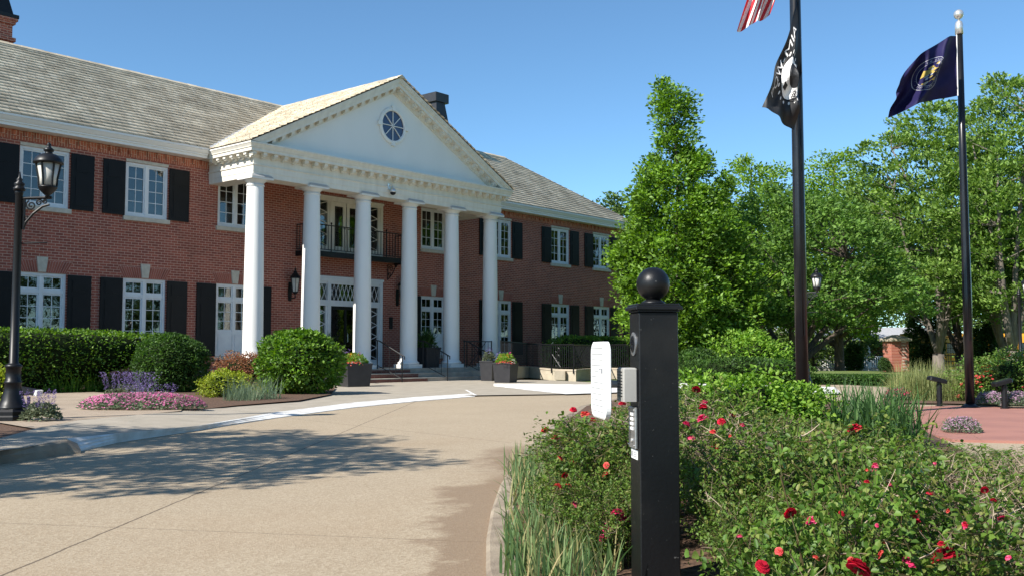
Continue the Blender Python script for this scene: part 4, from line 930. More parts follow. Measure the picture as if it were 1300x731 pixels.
def florets(name, P, r, sz, mat, parent, normal=None, pet=5, base=None):
    """little flat-to-cupped flowers: pet petals each, quads"""
    n = len(P); N = rnd_dir(r, n)*.6; N[:, 2] += .7
    if normal is not None: N = N+normal
    N = unit(N); T = unit(np.cross(N, rnd_dir(r, n))); B = np.cross(N, T); V = []; s = sz*r.uniform(.7, 1.2, n)
    for k in range(pet):
        a = 2*math.pi*k/pet
        d = T*math.cos(a)+B*math.sin(a); e = T*math.cos(a+1.2)+B*math.sin(a+1.2); g = T*math.cos(a-1.2)+B*math.sin(a-1.2)
        V += [P, P+(d*.6+g*.35+N*.2)*s[:, None]*.5, P+(d+N*.32)*s[:, None]*.5, P+(d*.6+e*.35+N*.2)*s[:, None]*.5]
    V = np.stack(V, 1).reshape(-1, 3); F = (np.arange(n)[:, None, None]*(4*pet)+np.arange(pet)[None, :, None]*4+np.array([0, 1, 2, 3])[None, None, :]).reshape(-1, 4)
    return npmesh(name, V, F, mat, parent, base)
def dome_pts(r, n, rx, ry, h, base, rz=0, fill=.25):
    a = r.random(n)*2*math.pi; q = np.sqrt(r.random(n)); x = np.cos(a)*q; y = np.sin(a)*q; z = np.sqrt(np.maximum(0, 1-q**2.4))
    z = z*(1-fill*r.random(n))*(1+.12*np.sin(a*4+1)*q+.08*np.sin(x*9)*np.sin(y*7)); c, s = math.cos(rz), math.sin(rz)
    X = x*rx; Y = y*ry; nn = unit(np.stack([x, y, .5+z], 1))
    return np.stack([base[0]+X*c-Y*s, base[1]+X*s+Y*c, base[2]+.02+z*h], 1), nn
def flower_mound(name, label, base, rx, ry, h, petal, leaf, nf, nl, fsz, seed, rz=0, group=None, cat='flowers'):
    r = np.random.default_rng(seed); t = thing(name, label, cat, base, group)
    P, nn = dome_pts(r, nl, rx, ry, h*.9, base, rz, .95); leaves('foliage', P, r, fsz*1.8, 'leaf_'+leaf, t, .4, nn, wr=.3)
    P, nn = dome_pts(r, nf, rx*1.02, ry*1.02, h, base, rz, .22); florets('flowers', P, r, fsz, petal, t, nn*.6)
    return t

# ------------------------------------------------------------------ trees
tree('hornbeam_tree', 'tall bright green pyramidal tree with a tufted top, beside the right end of the house', ground(869, 36), 11.05,
     [(.05, .6), (.09, 1.5), (.18, 2.2), (.30, 2.35), (.42, 2.25), (.55, 1.85), (.66, 1.4), (.74, .88), (.80, .6), (.88, .62), (.95, .70), (1.0, .3)], 'hornbeam', 820, 84, .165, .13, 11, clump_r=.42, edge=.3, flat=.9, limbs=90, lean=(-.3, .25), clear=.04)
tree('spreading_tree', 'broad low-branched tree with many dark limbs behind the tall middle flagpole', ground(1006, 39), 7.6,
     [(.27, 2.8), (.33, 3.8), (.42, 4.3), (.55, 4.2), (.75, 3.2), (.9, 1.9), (1.0, .6)], 'spread', 560, 74, .165, .26, 12, clump_r=.55, edge=.45, flat=.42, stems=9, limbs=110, clear=.10, rise=(.28, .62), reach=(.55, .92))
tree('shade_tree', 'light green tree seen above the pyramidal tree and left of the middle flagpole', ground(956, 58), 12.6,
     [(.25, 1.5), (.4, 3.0), (.6, 3.6), (.8, 3.0), (.93, 1.8), (1.0, .6)], 'bright', 300, 70, .24, .25, 13, clump_r=.75, edge=.35, limbs=60)
tree('shade_tree', 'rounded yellow-green tree just right of the middle flagpole', ground(1064, 60), 13.7,
     [(.2, 2.0), (.4, 3.8), (.6, 4.0), (.8, 3.0), (.93, 1.7), (1.0, .5)], 'bright', 380, 70, .24, .28, 14, clump_r=.8, edge=.35, limbs=60)
tree('honeylocust_tree', 'large airy tree with grey limbs showing, left of and behind the blue flag pole', ground(1190, 47), 13.0,
     [(.24, 3.0), (.35, 4.4), (.5, 4.6), (.66, 4.2), (.78, 3.2), (.9, 2.2), (1.0, .8)], 'locust', 640, 70, .21, .26, 15, clump_r=.62, flat=.42, droop=-.35, edge=.4, stems=5, bark='greybark', limbs=120, clear=.14, up=1.2)
tree('honeylocust_tree', 'tall airy tree with sparse top at the right edge of the picture', ground(1284, 42), 13.0,
     [(.22, 1.6), (.35, 2.6), (.55, 2.9), (.72, 2.4), (.86, 1.7), (1.0, .5)], 'locust', 460, 66, .19, .24, 16, clump_r=.55, flat=.5, droop=-.35, edge=.35, stems=5, bark='greybark', limbs=100, clear=.16, up=1.2)
tree('street_tree', 'dark-trunked tree with low fine twigs in front of the school bus', ground(1217, 52), 8.2,
     [(.36, 2.4), (.5, 3.6), (.7, 3.8), (.88, 2.4), (1.0, .8)], 'spread', 300, 64, .20, .24, 17, clump_r=.7, stems=5, limbs=70, clear=.2)
tree('street_tree', 'tree with a stout grey trunk right of the school bus, behind the red roses', ground(1272, 47), 7.8,
     [(.34, 2.0), (.5, 3.2), (.7, 3.3), (.88, 2.2), (1.0, .8)], 'spread', 260, 64, .19, .24, 18, clump_r=.7, stems=4, bark='greybark', limbs=60, clear=.3)
for i, (px, d, top, hw) in enumerate(((775, 75, 236, 2.3), (742, 95, 243, 1.6), (905, 90, 235, 4.2), (1000, 95, 225, 5), (1105, 100, 228, 5.5), (1180, 95, 235, 5), (1250, 100, 230, 5.5), (1330, 90, 225, 5), (850, 85, 270, 4.5), (1030, 72, 330, 5), (1300, 84, 300, 4))):
    h = zat(top, d)
    lab = ['small round treetop rising behind the right end of the house roof, touching the pyramidal tree', 'tiny green treetop just showing over the hip of the house roof'][i] if i < 2 else 'distant green tree filling the gaps behind the nearer trees on the right'
    tree('distant_tree', lab, ground(px, d), h, [(.12, hw*.7), (.3, hw), (.55, hw*1.05), (.8, hw*.8), (1.0, hw*.25)], 'far', 200, 58, .34, .3, 30+i, 'distant trees behind the grounds' if i > 1 else None, clump_r=1.0, edge=.4, limbs=30)
# shade-giving tree just left of the frame: its crown shadow lies across the drive
sh = gp(150, 578)+np.array([S2[0], S2[1], 0])*(5.0/math.tan(SUN_EL)); sh[2] = 0
tree('drive_tree', 'broad tree beside the drive left of the picture, whose shadow falls across the concrete', sh, 6.6,
     [(.5, 1.0), (.6, 2.2), (.75, 2.7), (.9, 2.0), (1.0, .5)], 'spread', 300, 60, .13, .13, 19, clump_r=.36, edge=.25, limbs=60, clear=.4)
# trees across the road behind the viewer, mirrored in the panes
for i, (x, y, h) in enumerate(((-34, -62, 13), (-24, -66, 15), (-14, -60, 12), (-3, -64, 14), (8, -61, 13), (19, -66, 15), (30, -62, 13), (-44, -66, 14), (42, -60, 12))):
    tree('roadside_tree', 'roadside tree behind the viewer that shows only as a reflection in the window panes', (x, y, 0), h, [(.12, 3.2), (.35, 5.2), (.6, 5.2), (.82, 3.8), (1.0, 1.0)], 'far', 150, 44, .5, .3, 60+i, 'roadside trees behind the viewer', clump_r=1.3, limbs=24)
# columnar evergreens along the street
for i, (px, d, top, wpx) in enumerate(((1162, 53, 398, 20), (1185, 53, 404, 18), (1083, 62, 420, 17), (1241, 50, 415, 16), (1256, 50, 410, 18))):
    h = zat(top, d); r_ = wpx/2/FPX*d
    tree('columnar_evergreen', ('left one of the pair of narrow clipped evergreens right of the brick pillar', 'right one of the pair of narrow clipped evergreens right of the brick pillar', 'narrow evergreen column left of the white porch', 'slim dark evergreen just right of the blue flag pole', 'dark evergreen column beside the stout grey trunk')[i],
         ground(px, d), h, [(.02, r_*.8), (.3, r_), (.7, r_*.95), (.92, r_*.6), (1.0, r_*.15)], 'cedar', 150, 60, .11, .06, 80+i, clump_r=.2, edge=.6, flat=1.2, limbs=6, clear=.05)

# ------------------------------------------------------------------ shrubs by the house
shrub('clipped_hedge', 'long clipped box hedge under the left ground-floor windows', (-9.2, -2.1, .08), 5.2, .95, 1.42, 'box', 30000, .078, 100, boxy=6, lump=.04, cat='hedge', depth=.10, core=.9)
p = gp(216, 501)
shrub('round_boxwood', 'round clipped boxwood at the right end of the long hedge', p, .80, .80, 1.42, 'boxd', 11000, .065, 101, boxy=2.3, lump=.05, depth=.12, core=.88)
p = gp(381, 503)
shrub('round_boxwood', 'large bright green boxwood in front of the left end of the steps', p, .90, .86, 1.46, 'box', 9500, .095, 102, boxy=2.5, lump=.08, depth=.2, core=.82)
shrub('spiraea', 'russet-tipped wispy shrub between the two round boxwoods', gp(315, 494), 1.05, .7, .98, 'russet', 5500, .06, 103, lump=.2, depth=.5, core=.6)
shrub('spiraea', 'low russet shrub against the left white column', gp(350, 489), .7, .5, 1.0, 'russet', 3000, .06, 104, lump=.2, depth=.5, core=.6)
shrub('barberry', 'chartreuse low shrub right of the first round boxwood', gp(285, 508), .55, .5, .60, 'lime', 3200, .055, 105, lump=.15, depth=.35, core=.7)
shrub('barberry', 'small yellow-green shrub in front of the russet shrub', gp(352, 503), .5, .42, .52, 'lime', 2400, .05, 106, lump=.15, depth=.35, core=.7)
def clump(name, label, base, n, rad, L, W, leaf, seed, spread=.5, group=None, cat='plant', droop=1.0, sz=1):
    r = np.random.default_rng(seed); t = thing(name, label, cat, base, group); a = r.random(n)*2*math.pi; q = rad*np.sqrt(r.random(n))
    P = np.stack([base[0]+np.cos(a)*q, base[1]+np.sin(a)*q, base[2]+0*a], 1); blades('leaves', P, r, L, W, 'leaf_'+leaf, t, spread, droop=droop); return t
clump('blue_oat_grass', 'blue-green tufted grass in front of the russet shrub', gp(322, 511), 420, .55, .55, .012, 'bluegrass', 110, .55)
clump('blue_oat_grass', 'small tuft of blue-green grass right of the chartreuse shrub', gp(305, 513), 220, .35, .42, .012, 'bluegrass', 111, .55)
for i, (px, py) in enumerate(((58, 503), (84, 503), (108, 502), (128, 500), (146, 499))):
    clump('daylily', 'green strap-leaved daylily at the foot of the long hedge', gp(px, py), 110, .28, .62, .024, 'strap' if i == 9 else 'limeb', 112+i, .45, 'daylilies along the hedge', droop=1.5)
flower_mound('dianthus_mound', 'bright pink flower cushion in front of the first round boxwood', gp(181, 519, .1), 1.0, .40, .25, 'pinkf', 'bluegrass', 2600, 5200, .036, 120, rz=-YAW+.02)
def spikes(name, label, base, rx, ry, h, n, petal, leaf, seed, rz=0):
    r = np.random.default_rng(seed); t = thing(name, label, 'flowers', base); P, nn = dome_pts(r, max(n*14, 1100), rx, ry, h*.55, base, rz, .8); leaves('foliage', P, r, .05, 'leaf_'+leaf, t, .4, nn)
    a = r.random(n)*2*math.pi; q = np.sqrt(r.random(n)); c, s = math.cos(rz), math.sin(rz); X, Y = np.cos(a)*q*rx, np.sin(a)*q*ry
    F = np.stack([base[0]+X*c-Y*s, base[1]+X*s+Y*c, base[2]+h*.45+0*X], 1); D = unit(np.stack([X*.5, Y*.5, .9+0*X], 1)+r.normal(size=(n, 3))*.12)
    k = 16; u = r.random((n, k)); Q = (F[:, None, :]+D[:, None, :]*(u*h*.55)[:, :, None]+r.normal(size=(n, k, 3))*.012).reshape(-1, 3)
    florets('flowers', Q, r, .026, petal, t, None, 4); return t
spikes('salvia', 'purple salvia spikes between the pink cushion and the long hedge', gp(163, 510, .1), .46, .30, .56, 80, 'purplef', 'herb', 121, -YAW)
spikes('salvia', 'sparse mauve salvia at the foot of the first round boxwood', gp(192, 513, .1), .45, .2, .36, 36, 'purplef', 'herb', 122, -YAW)
spikes('salvia', 'grey-leaved mauve herb at the foot of the left lamp post', gp(52, 535, .09), .24, .22, .42, 26, 'purplef', 'herb', 123, -YAW)
shrub('barberry', 'pale yellow-green plant behind the base of the left lamp post', gp(-6, 522), .35, .35, .75, 'lime', 1500, .06, 124, lump=.15, depth=.4, core=.6)
# right end of the house
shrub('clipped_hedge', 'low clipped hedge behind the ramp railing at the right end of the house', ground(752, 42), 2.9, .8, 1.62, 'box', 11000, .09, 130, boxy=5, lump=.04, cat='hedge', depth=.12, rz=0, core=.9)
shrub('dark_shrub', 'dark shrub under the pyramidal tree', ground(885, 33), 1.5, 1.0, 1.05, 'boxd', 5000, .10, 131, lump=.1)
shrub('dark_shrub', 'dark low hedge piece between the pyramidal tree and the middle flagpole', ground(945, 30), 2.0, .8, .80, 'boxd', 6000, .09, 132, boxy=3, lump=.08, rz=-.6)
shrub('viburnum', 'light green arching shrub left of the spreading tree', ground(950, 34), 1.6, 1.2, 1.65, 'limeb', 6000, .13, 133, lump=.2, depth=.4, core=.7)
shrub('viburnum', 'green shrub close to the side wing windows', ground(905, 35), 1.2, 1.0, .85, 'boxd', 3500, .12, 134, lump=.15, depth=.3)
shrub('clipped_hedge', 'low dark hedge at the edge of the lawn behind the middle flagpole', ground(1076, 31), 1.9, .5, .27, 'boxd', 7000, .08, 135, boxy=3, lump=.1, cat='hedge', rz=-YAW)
shrub('dark_shrub', 'small conical shrub at the foot of the brick pillar', ground(1121, 50), .28, .28, .7, 'cedar', 1200, .08, 136)

# ------------------------------------------------------------------ ramp beside the steps
rp = [(8.4, -2.7), tuple(gp(672, 480)[:2]), tuple(gp(703, 482)[:2]), tuple(gp(731, 483)[:2]), tuple(gp(765, 479.5)[:2]), tuple(ground(800, 36.5)[:2])]
ramp = thing('entrance_ramp', 'stone-edged entrance ramp with black railing, right of the steps', 'ramp', (rp[2][0], rp[2][1], 0))
b = MB(); b.sweep([(p[0], p[1], z) for p, z in zip(rp, (.12, .06, 0, 0, 0, .02))], [(-.16, -.02), (-.16, .335), (-.18, .34), (-.18, .40), (.03, .40), (.03, .34), (.01, .335), (.01, .19), (.014, .187), (.014, .183), (.01, .18), (.01, -.02)]); b.build('ramp_wall', 'ramp_stone', ramp)
b = MB(); b.prism([(8.6, -2.4), rp[1], rp[2], (rp[3][0]-.1, rp[3][1]+.4), (rp[4][0]-.5, rp[4][1]+.3), (14.0, 1.9), (9.0, 1.9)], .02, .34); b.build('ramp_slab', 'concrete_g', ramp)
b = MB()
rp2 = [(p[0]-.03, p[1]+.08) for p in rp]
zr = (.52, .46, .40, .40, .40, .42)
for i in range(5):
    p, q = rp2[i], rp2[i+1]; L = math.hypot(q[0]-p[0], q[1]-p[1])
    iron_rail(b, p, q, zr[i]-.02, zr[i]+.86, max(4, int(L/.12)), .014, .028, zr[i+1]-.02, zr[i+1]+.86)
for i, p in enumerate(rp2): b.tube([(p[0], p[1], zr[i]-.15), (p[0], p[1], zr[i]+.9)], .026, 6)
for (p, q) in ((rp2[2], rp2[3]), (rp2[3], rp2[4])):                # cast ring panels
    d = np.array([q[0]-p[0], q[1]-p[1]]); L = np.linalg.norm(d); d /= L
    X = lambda s_, p=p, d=d: (p[0]+d[0]*s_[0], p[1]+d[1]*s_[0], s_[1])
    for k in range(3):
        c = (L*.28, .58+.25*k); b.tube([X((c[0]+.10*math.cos(a), c[1]+.10*math.sin(a))) for a in np.linspace(0, 2*math.pi, 15)], .013, 5)
    b.tube([X((.05, .92)), X((L*.42, .47))], .014, 5); b.tube([X((.05, .47)), X((L*.42, 1.2))], .014, 5)
b.build('ramp_railing', 'iron', ramp)

# ------------------------------------------------------------------ planters with flowers
def planter(label, base, w, h, ang, flowers, seed, group='charcoal planters at the entrance'):
    t = thing('square_planter', label, 'planter', base, group); X = frame_at(base, ang); b = MB()
    w0 = w*.86; fr = [(w0/2, 0), (w/2, h-.05), (w/2+.015, h-.05), (w/2+.015, h), (w/2-.03, h), (w/2-.04, h-.06)]
    vs = []
    for r_, z in fr: vs += [X((sx*r_, sy*r_, z)) for sx, sy in ((-1, -1), (1, -1), (1, 1), (-1, 1))]
    b.add(vs, [[i*4+j, i*4+(j+1) % 4, (i+1)*4+(j+1) % 4, (i+1)*4+j] for i in range(5) for j in range(4)]); b.build('pot', 'planter', t)
    b = MB(); b.add([X((sx*(w/2-.035), sy*(w/2-.035), h-.06)) for sx, sy in ((-1, -1), (1, -1), (1, 1), (-1, 1))], [(0, 1, 2, 3)]); b.build('soil', 'mulch', t)
    r = np.random.default_rng(seed); top = (base[0], base[1], base[2]+h-.08)
    if flowers == 'mixed':
        P, nn = dome_pts(r, 1500, w*.52, w*.52, .34, top, 0, .6); leaves('foliage', P, r, .06, 'leaf_limeb', t, .4, nn)
        R0 = (RT[0], RT[1])
        for petal, off, n_, rr, zz, nm in (('coralf', (-.12, 0), 60, .18, .36, 'red'), ('yellowf', (-.02, -.1), 70, .16, .34, 'orange'), ('hotpinkf', (.12, .08), 45, .15, .40, 'pink'), ('whitef', (.18, -.16), 45, .15, .20, 'white'), ('purplef', (-.22, .12), 40, .14, .5, 'violet'), ('coralf', (.0, -.28), 70, .3, .12, 'orange-red')):
            q, n2 = dome_pts(r, n_, rr, rr, zz, (top[0]+RT[0]*off[0]+FH[0]*off[1], top[1]+RT[1]*off[0]+FH[1]*off[1], top[2]), 0, .3); florets('blossom', q, r, .055, petal, t, n2*.4)
        P, nn = dome_pts(r, 260, w*.26, w*.26, .45, (top[0]-RT[0]*.2, top[1]-RT[1]*.2, top[2]), 0, .5); leaves('dark_foliage', P, r, .09, 'burgundy', t, .3, nn) if False else None
    elif flowers == 'green':
        n = 150; P = np.stack([top[0]+r.normal(0, .09, n), top[1]+r.normal(0, .09, n), top[2]+0*np.arange(n)], 1); blades('foliage', P, r, .85, .05, 'leaf_strapd', t, .42, droop=1.3)
        P, nn = dome_pts(r, 700, w*.5, w*.5, .5, top, 0, .7); leaves('foliage', P, r, .10, 'leaf_boxd', t, .3, nn, wr=.3)
    else:
        P, nn = dome_pts(r, 500, w*.45, w*.45, .36, top, 0, .6); leaves('foliage', P, r, .08, 'leaf_herb', t, .3, nn)
        P, nn = dome_pts(r, 90, w*.4, w*.4, .56, top, 0, .3); florets('blossom', P, r, .05, 'purplef', t, nn*.3)
    return t
p1 = gp(449, 490, .03); planter('charcoal square planter of mixed flowers at the left end of the steps', p1, .78, .66, -.25, 'mixed', 200)
p2 = gp(642, 485, .03); planter('charcoal square planter of red and yellow flowers at the right end of the steps', p2, .62, .64, .25, 'mixed', 201)
p3 = ground(621, 33.8, .03); planter('black planter of violet flowers tucked behind the right-hand flower planter', p3, .48, .68, .25, 'violet', 202)
p4 = np.array([7.62, .28, FZ]); planter('tall black planter of green leafy stems on the porch, between two columns', p4, .72, .72, 0, 'green', 203)
p5 = np.array([3.55, 1.0, FZ]); planter('black planter of dark green stems beside the front door', p5, .6, .5, 0, 'green', 204)

# ------------------------------------------------------------------ lamp posts
def lamp_post(label, base, H, ang, group='lamp posts round the drive', detail=True):
    """fluted base, shaft with finial, scrolled bracket arm and a bell-shaped lantern hung from it"""
    t = thing('lamp_post', label, 'street lamp', base, group); X = frame_at(base, ang); s = H/3.45
    b = MB(); b.smooth = False
    b.lathe([(.25*s, 0), (.25*s, .09*s), (.235*s, .11*s), (.235*s, .16*s), (.20*s, .20*s)], (0, 0, 0), 8, X, R(22.5)); b.smooth = True
    prof = [(.195, .20), (.20, .215), (.185, .235), (.15, .32), (.12, .44), (.105, .54), (.115, .55), (.115, .575), (.10, .585), (.098, .76), (.112, .77), (.112, .80), (.09, .81), (.062, .83), (.055, 1.9), (.050, 3.20), (.056, 3.21), (.056, 3.24), (.05, 3.25)]
    n = 24; vs = []
    for r_, z in prof:
        for j in range(n):
            a = 2*math.pi*j/n; f = 1-.07*(j % 2) if .22 < z < .54 or .59 < z < .76 else 1; vs.append(X((r_*s*f*math.cos(a), r_*s*f*math.sin(a), z*s)))
    b.add(vs, [[i*n+j, i*n+(j+1) % n, (i+1)*n+(j+1) % n, (i+1)*n+j] for i in range(len(prof)-1) for j in range(n)])
    b.lathe([(.05, 3.24), (.08, 3.255), (.08, 3.29), (.055, 3.305), (.07, 3.33), (.07, 3.355), (.035, 3.38), (.048, 3.405), (.02, 3.44), (.008, 3.52)], (0, 0, 0), 14, lambda p: X((p[0]*s, p[1]*s, p[2]*s)))
    b.build('post', 'iron', t)
    b = MB(); Y = lambda p: X((p[0]*s, 0, p[1]*s)); ax = .385
    b.tube([Y((.07, 2.70)), Y((.075, 3.14))], .020*s, 6); b.tube([Y((.03, 3.14)), Y((ax+.06, 3.16))], .022*s, 6); b.tube([Y((.065, 2.70)), Y((.10, 2.80)), Y((.20, 2.93)), Y((.32, 3.03)), Y((ax+.03, 3.06))], .018*s, 6)
    scroll(b, (.165, 3.045), .072, .012, 1.6, Y, .012*s, 2.0); scroll(b, (.275, 3.085), .046, .010, 1.5, Y, .011*s, 0); scroll(b, (.355, 3.10), .034, .008, 1.4, Y, .010*s, 1.0); scroll(b, (.108, 2.86), .034, .008, 1.3, Y, .010*s, 0)
    b.tube([Y((-.03, 2.50)), Y((.40, 2.52))], .010*s, 5)
    b.build('bracket', 'iron', t)
    L = lambda p: X((p[0]*s*.75+ax*s, p[1]*s*.75, p[2]*s*.78+3.17*s)); b = MB(); b.smooth = True
    b.lathe([(.05, -.03), (.04, .02), (.085, .06), (.145, .12), (.17, .165), (.175, .18), (.15, .19), (.15, .20)], (0, 0, 0), 20, L)
    b.lathe([(.25, .60), (.27, .615), (.265, .64), (.24, .69), (.19, .745), (.12, .78), (.07, .79), (.065, .82), (.09, .84), (.095, .87), (.05, .90), (.03, .93), (.045, .95), (.03, .975), (.008, 1.0)], (0, 0, 0), 24, L)
    b.smooth = False
    for k in range(6):
        a = k*math.pi/3+.3; b.tube([L((.155*math.cos(a), .155*math.sin(a), .19)), L((.165*math.cos(a), .165*math.sin(a), .34)), L((.215*math.cos(a), .215*math.sin(a), .60))], .014*s, 5)
    ln = b.build('lantern', 'iron', t)
    b = MB(); b.smooth = True; b.lathe([(.14, .20), (.15, .34), (.20, .60)], (0, 0, 0), 18, L); b.build('lamp_glass', 'lampglass', ln)
    return t
AR = -YAW
lb = gp(15, 536, .07); lamp_post('black lamp post with hanging lantern at the left edge, in front of the hedge', lb, 3.32, AR+.1)
b = MB(); b.lathe([(.36, -.1), (.36, .0), (.34, .02)], (lb[0], lb[1], lb[2]), 20); struct(b.build('lamp_footing', 'concrete_g', None, lb))
lamp_post('black lamp post almost hidden behind the tall middle flagpole', ground(1022.5, 27), zat(352, 27)*.95, AR-.5)
lamp_post('black lamp post at the far right edge, above the red roses', ground(1294.5, 24), zat(366, 24), AR+.35)
# little flood light behind the left lamp post
p = gp(36, 521, .09); t = thing('flood_light', 'small white-faced flood light on the ground behind the left lamp post', 'flood light', p)
X = frame_at(p, AR); b = MB(); b.tube([X((0, 0, 0)), X((0, 0, .22))], .025, 6); b.prism([(-.16, .30), (.12, .24), (.14, .33), (-.14, .38)], -.1, .1, X, axis='y'); b.build('housing', 'iron', t)
b = MB(); b.prism([(.121, .243), (.16, .235), (.18, .32), (.141, .328)], -.1, .1, X, axis='y'); b.build('lens', 'white', t)

# ------------------------------------------------------------------ flag poles
def flagpole(label, base, r0, r1, H):
    t = thing('flagpole', label, 'flagpole', base, None); b = MB(); b.smooth = True; x, y, z = base
    b.lathe([(r0*1.9, 0), (r0*1.9, .02), (r0*1.35, .05), (r0*1.02, .07)], base, 28); b.lathe([(r0, .06), (r0, H*.3), ((r0+r1)/2*1.02, H*.65), (r1, H)], base, 28); b.build('pole', 'polepaint', t)
    b = MB(); b.smooth = True; b.lathe([(r1*1.15, H-.02), (r1*1.5, H-.015), (r1*1.5, H+.16), (r1*1.1, H+.22), (.02, H+.24), (.02, H+.28)], base, 16); b.sphere((x, y, z+H+.36), .09, 16, 10); b.build('finial', 'chrome', t)
    b = MB()
    q = at(0, 0, 1)*0
    for s_ in (-1, 1): o = RT*(s_*.02)-FH*(r0+.015); b.tube([(x+o[0], y+o[1], z+1.2), (x+o[0]*.9, y+o[1]*.9, z+H-.02)], .006, 4)
    b.build('halyard', 'flagwhite' if False else 'iron', t); return t
D1 = 14.75; f1 = ground(1017, D1, .05); flagpole('tall thick dark flagpole rising out of the top of the picture', f1, .090, .070, 10.2)
D2 = 18.0; f2 = ground(1228.5, D2, .012); flagpole('slimmer dark flagpole with a silver ball top on the red paving', f2, .080, .048, zat(36, D2))
class Cloth:
    """flag surface given by its four corners in the place plus folds; P(u,v): u from the pole, v up"""
    def __init__(s, A, D_, B, C, folds, sag=(0, 0)): s.A, s.D, s.B, s.C, s.f, s.sag = A, D_, B, C, folds, sag
    def P(s, u, v, off=0.0):
        top = s.A*(1-u)+s.B*u+UP*s.sag[0]*4*u*(1-u); bot = s.D*(1-u)+s.C*u+UP*s.sag[1]*4*u*(1-u); p = bot*(1-v)+top*v
        d = sum(a*math.sin(k*u*math.pi+m*v*math.pi+ph) for a, k, m, ph in s.f)*min(1, u*3)
        e = sum(a*.5*math.cos(k*u*math.pi+m*v*math.pi+ph) for a, k, m, ph in s.f)*min(1, u*3)
        return p+FH*(d+off)+RT*e*.35
    def grid(s, b, u0, u1, v0, v1, nu, nv, off=0.0):
        b.add([s.P(u0+(u1-u0)*i/nu, v0+(v1-v0)*j/nv, off) for i in range(nu+1) for j in range(nv+1)], [[i*(nv+1)+j, (i+1)*(nv+1)+j, (i+1)*(nv+1)+j+1, i*(nv+1)+j+1] for i in range(nu) for j in range(nv)])
    def poly(s, b, pts, off, sub=3):
        """convex outline in (u,v), fan-filled in small triangles so that it follows the folds"""
        c = (sum(p[0] for p in pts)/len(pts), sum(p[1] for p in pts)/len(pts)); n = len(pts); vs = [s.P(*c, off)]; 
        for k in range(1, sub+1): vs += [s.P(c[0]+(p[0]-c[0])*k/sub, c[1]+(p[1]-c[1])*k/sub, off) for p in pts]
        fs = [[0, 1+i, 1+(i+1) % n] for i in range(n)]
        for k in range(sub-1): fs += [[1+k*n+i, 1+(k+1)*n+i, 1+(k+1)*n+(i+1) % n, 1+k*n+(i+1) % n] for i in range(n)]
        b.add(vs, fs)
    def text(s, b, txt, mapf, off, size=1.0):
        """lettering laid on the cloth: glyph outlines filled by Blender, then bent with it"""
        cu = bpy.data.curves.new('lettering', 'FONT'); cu.body = txt; cu.size = 1; cu.resolution_u = 2; ob = bpy.data.objects.new('lettering', cu); COL.objects.link(ob)
        dg = bpy.context.evaluated_depsgraph_get(); me = ob.evaluated_get(dg).to_mesh(); vs = [tuple(v.co) for v in me.vertices]; fs = [list(p.vertices) for p in me.polygons]
        ob.evaluated_get(dg).to_mesh_clear(); bpy.data.objects.remove(ob); bpy.data.curves.remove(cu)
        if not vs: return
        b.add([s.P(*mapf(v[0]*size, v[1]*size), off) for v in vs], fs)
def both(fn, build):
    for off in (-.012, .012): fn(off)
ell = lambda cu, cv, ru, rv, n=28, a0=0, a1=2*math.pi: [(cu+ru*math.cos(a0+(a1-a0)*i/n), cv+rv*math.sin(a0+(a1-a0)*i/n)) for i in range(n if a1-a0 > 6.2 else n+1)]

# black remembrance flag drooping on the middle pole
dz = D1-.16
cl = Cloth(at(1012, 8, dz), at(1018, 92, dz), at(966, 137, dz-.35), at(1011, 164, dz-.1), [(.085, 2.2, 1.5, .4), (.05, 4.5, -2, 1.0), (.03, 1, 5, 0)], (-.05, .10))
t = thing('hanging_flag', 'limp black flag with a white round emblem, hanging on the tall middle flagpole', 'flag', at(1013, 50, dz))
b = MB(); b.smooth = True; cl.grid(b, 0, 1, 0, 1, 44, 30); b.build('cloth', 'flagblack', t)
for off in (-.012, .012):
    b = MB(); cl.poly(b, ell(.50, .42, .22, .34), off, 5); o = b.build('white_disc', 'flagwhite', t)
    b = MB(); sg = off*1.7
    cl.poly(b, ell(.45, .38, .13, .21, 20), sg, 3); cl.poly(b, [(.37, .30), (.47, .28), (.52, .12), (.33, .10)], sg, 3); cl.poly(b, [(.49, .46), (.56, .40), (.50, .34), (.46, .36)], sg, 2)
    for k in range(5): cl.poly(b, [(.58+.03*k, .30), (.59+.03*k, .30), (.615+.03*k, .18), (.605+.03*k, .18)], sg, 1); cl.poly(b, [(.605+.03*k, .30), (.615+.03*k, .30), (.59+.03*k, .18), (.58+.03*k, .18)], sg, 1)
    cl.poly(b, [(.56, .235), (.72, .235), (.72, .245), (.56, .245)], sg, 1); cl.poly(b, [(.60, .62), (.66, .62), (.66, .50), (.60, .50)], sg, 2)
    b.build('silhouette', 'flagblack', o)
    b = MB(); cl.text(b, 'POW-MIA', lambda x, y: (.84-x*.17, .765+y*.20), off); 
    for s_ in (-1, 1):
        for k in range(7): a = -.9+k*.3; cu_, cv_ = .5+s_*.0+.27*math.cos(a+(0 if s_ > 0 else math.pi)), .42+.40*math.sin(a); cl.poly(b, ell(cu_, cv_, .022, .02, 8), off, 1)
    b.build('lettering', 'flagwhite', t)
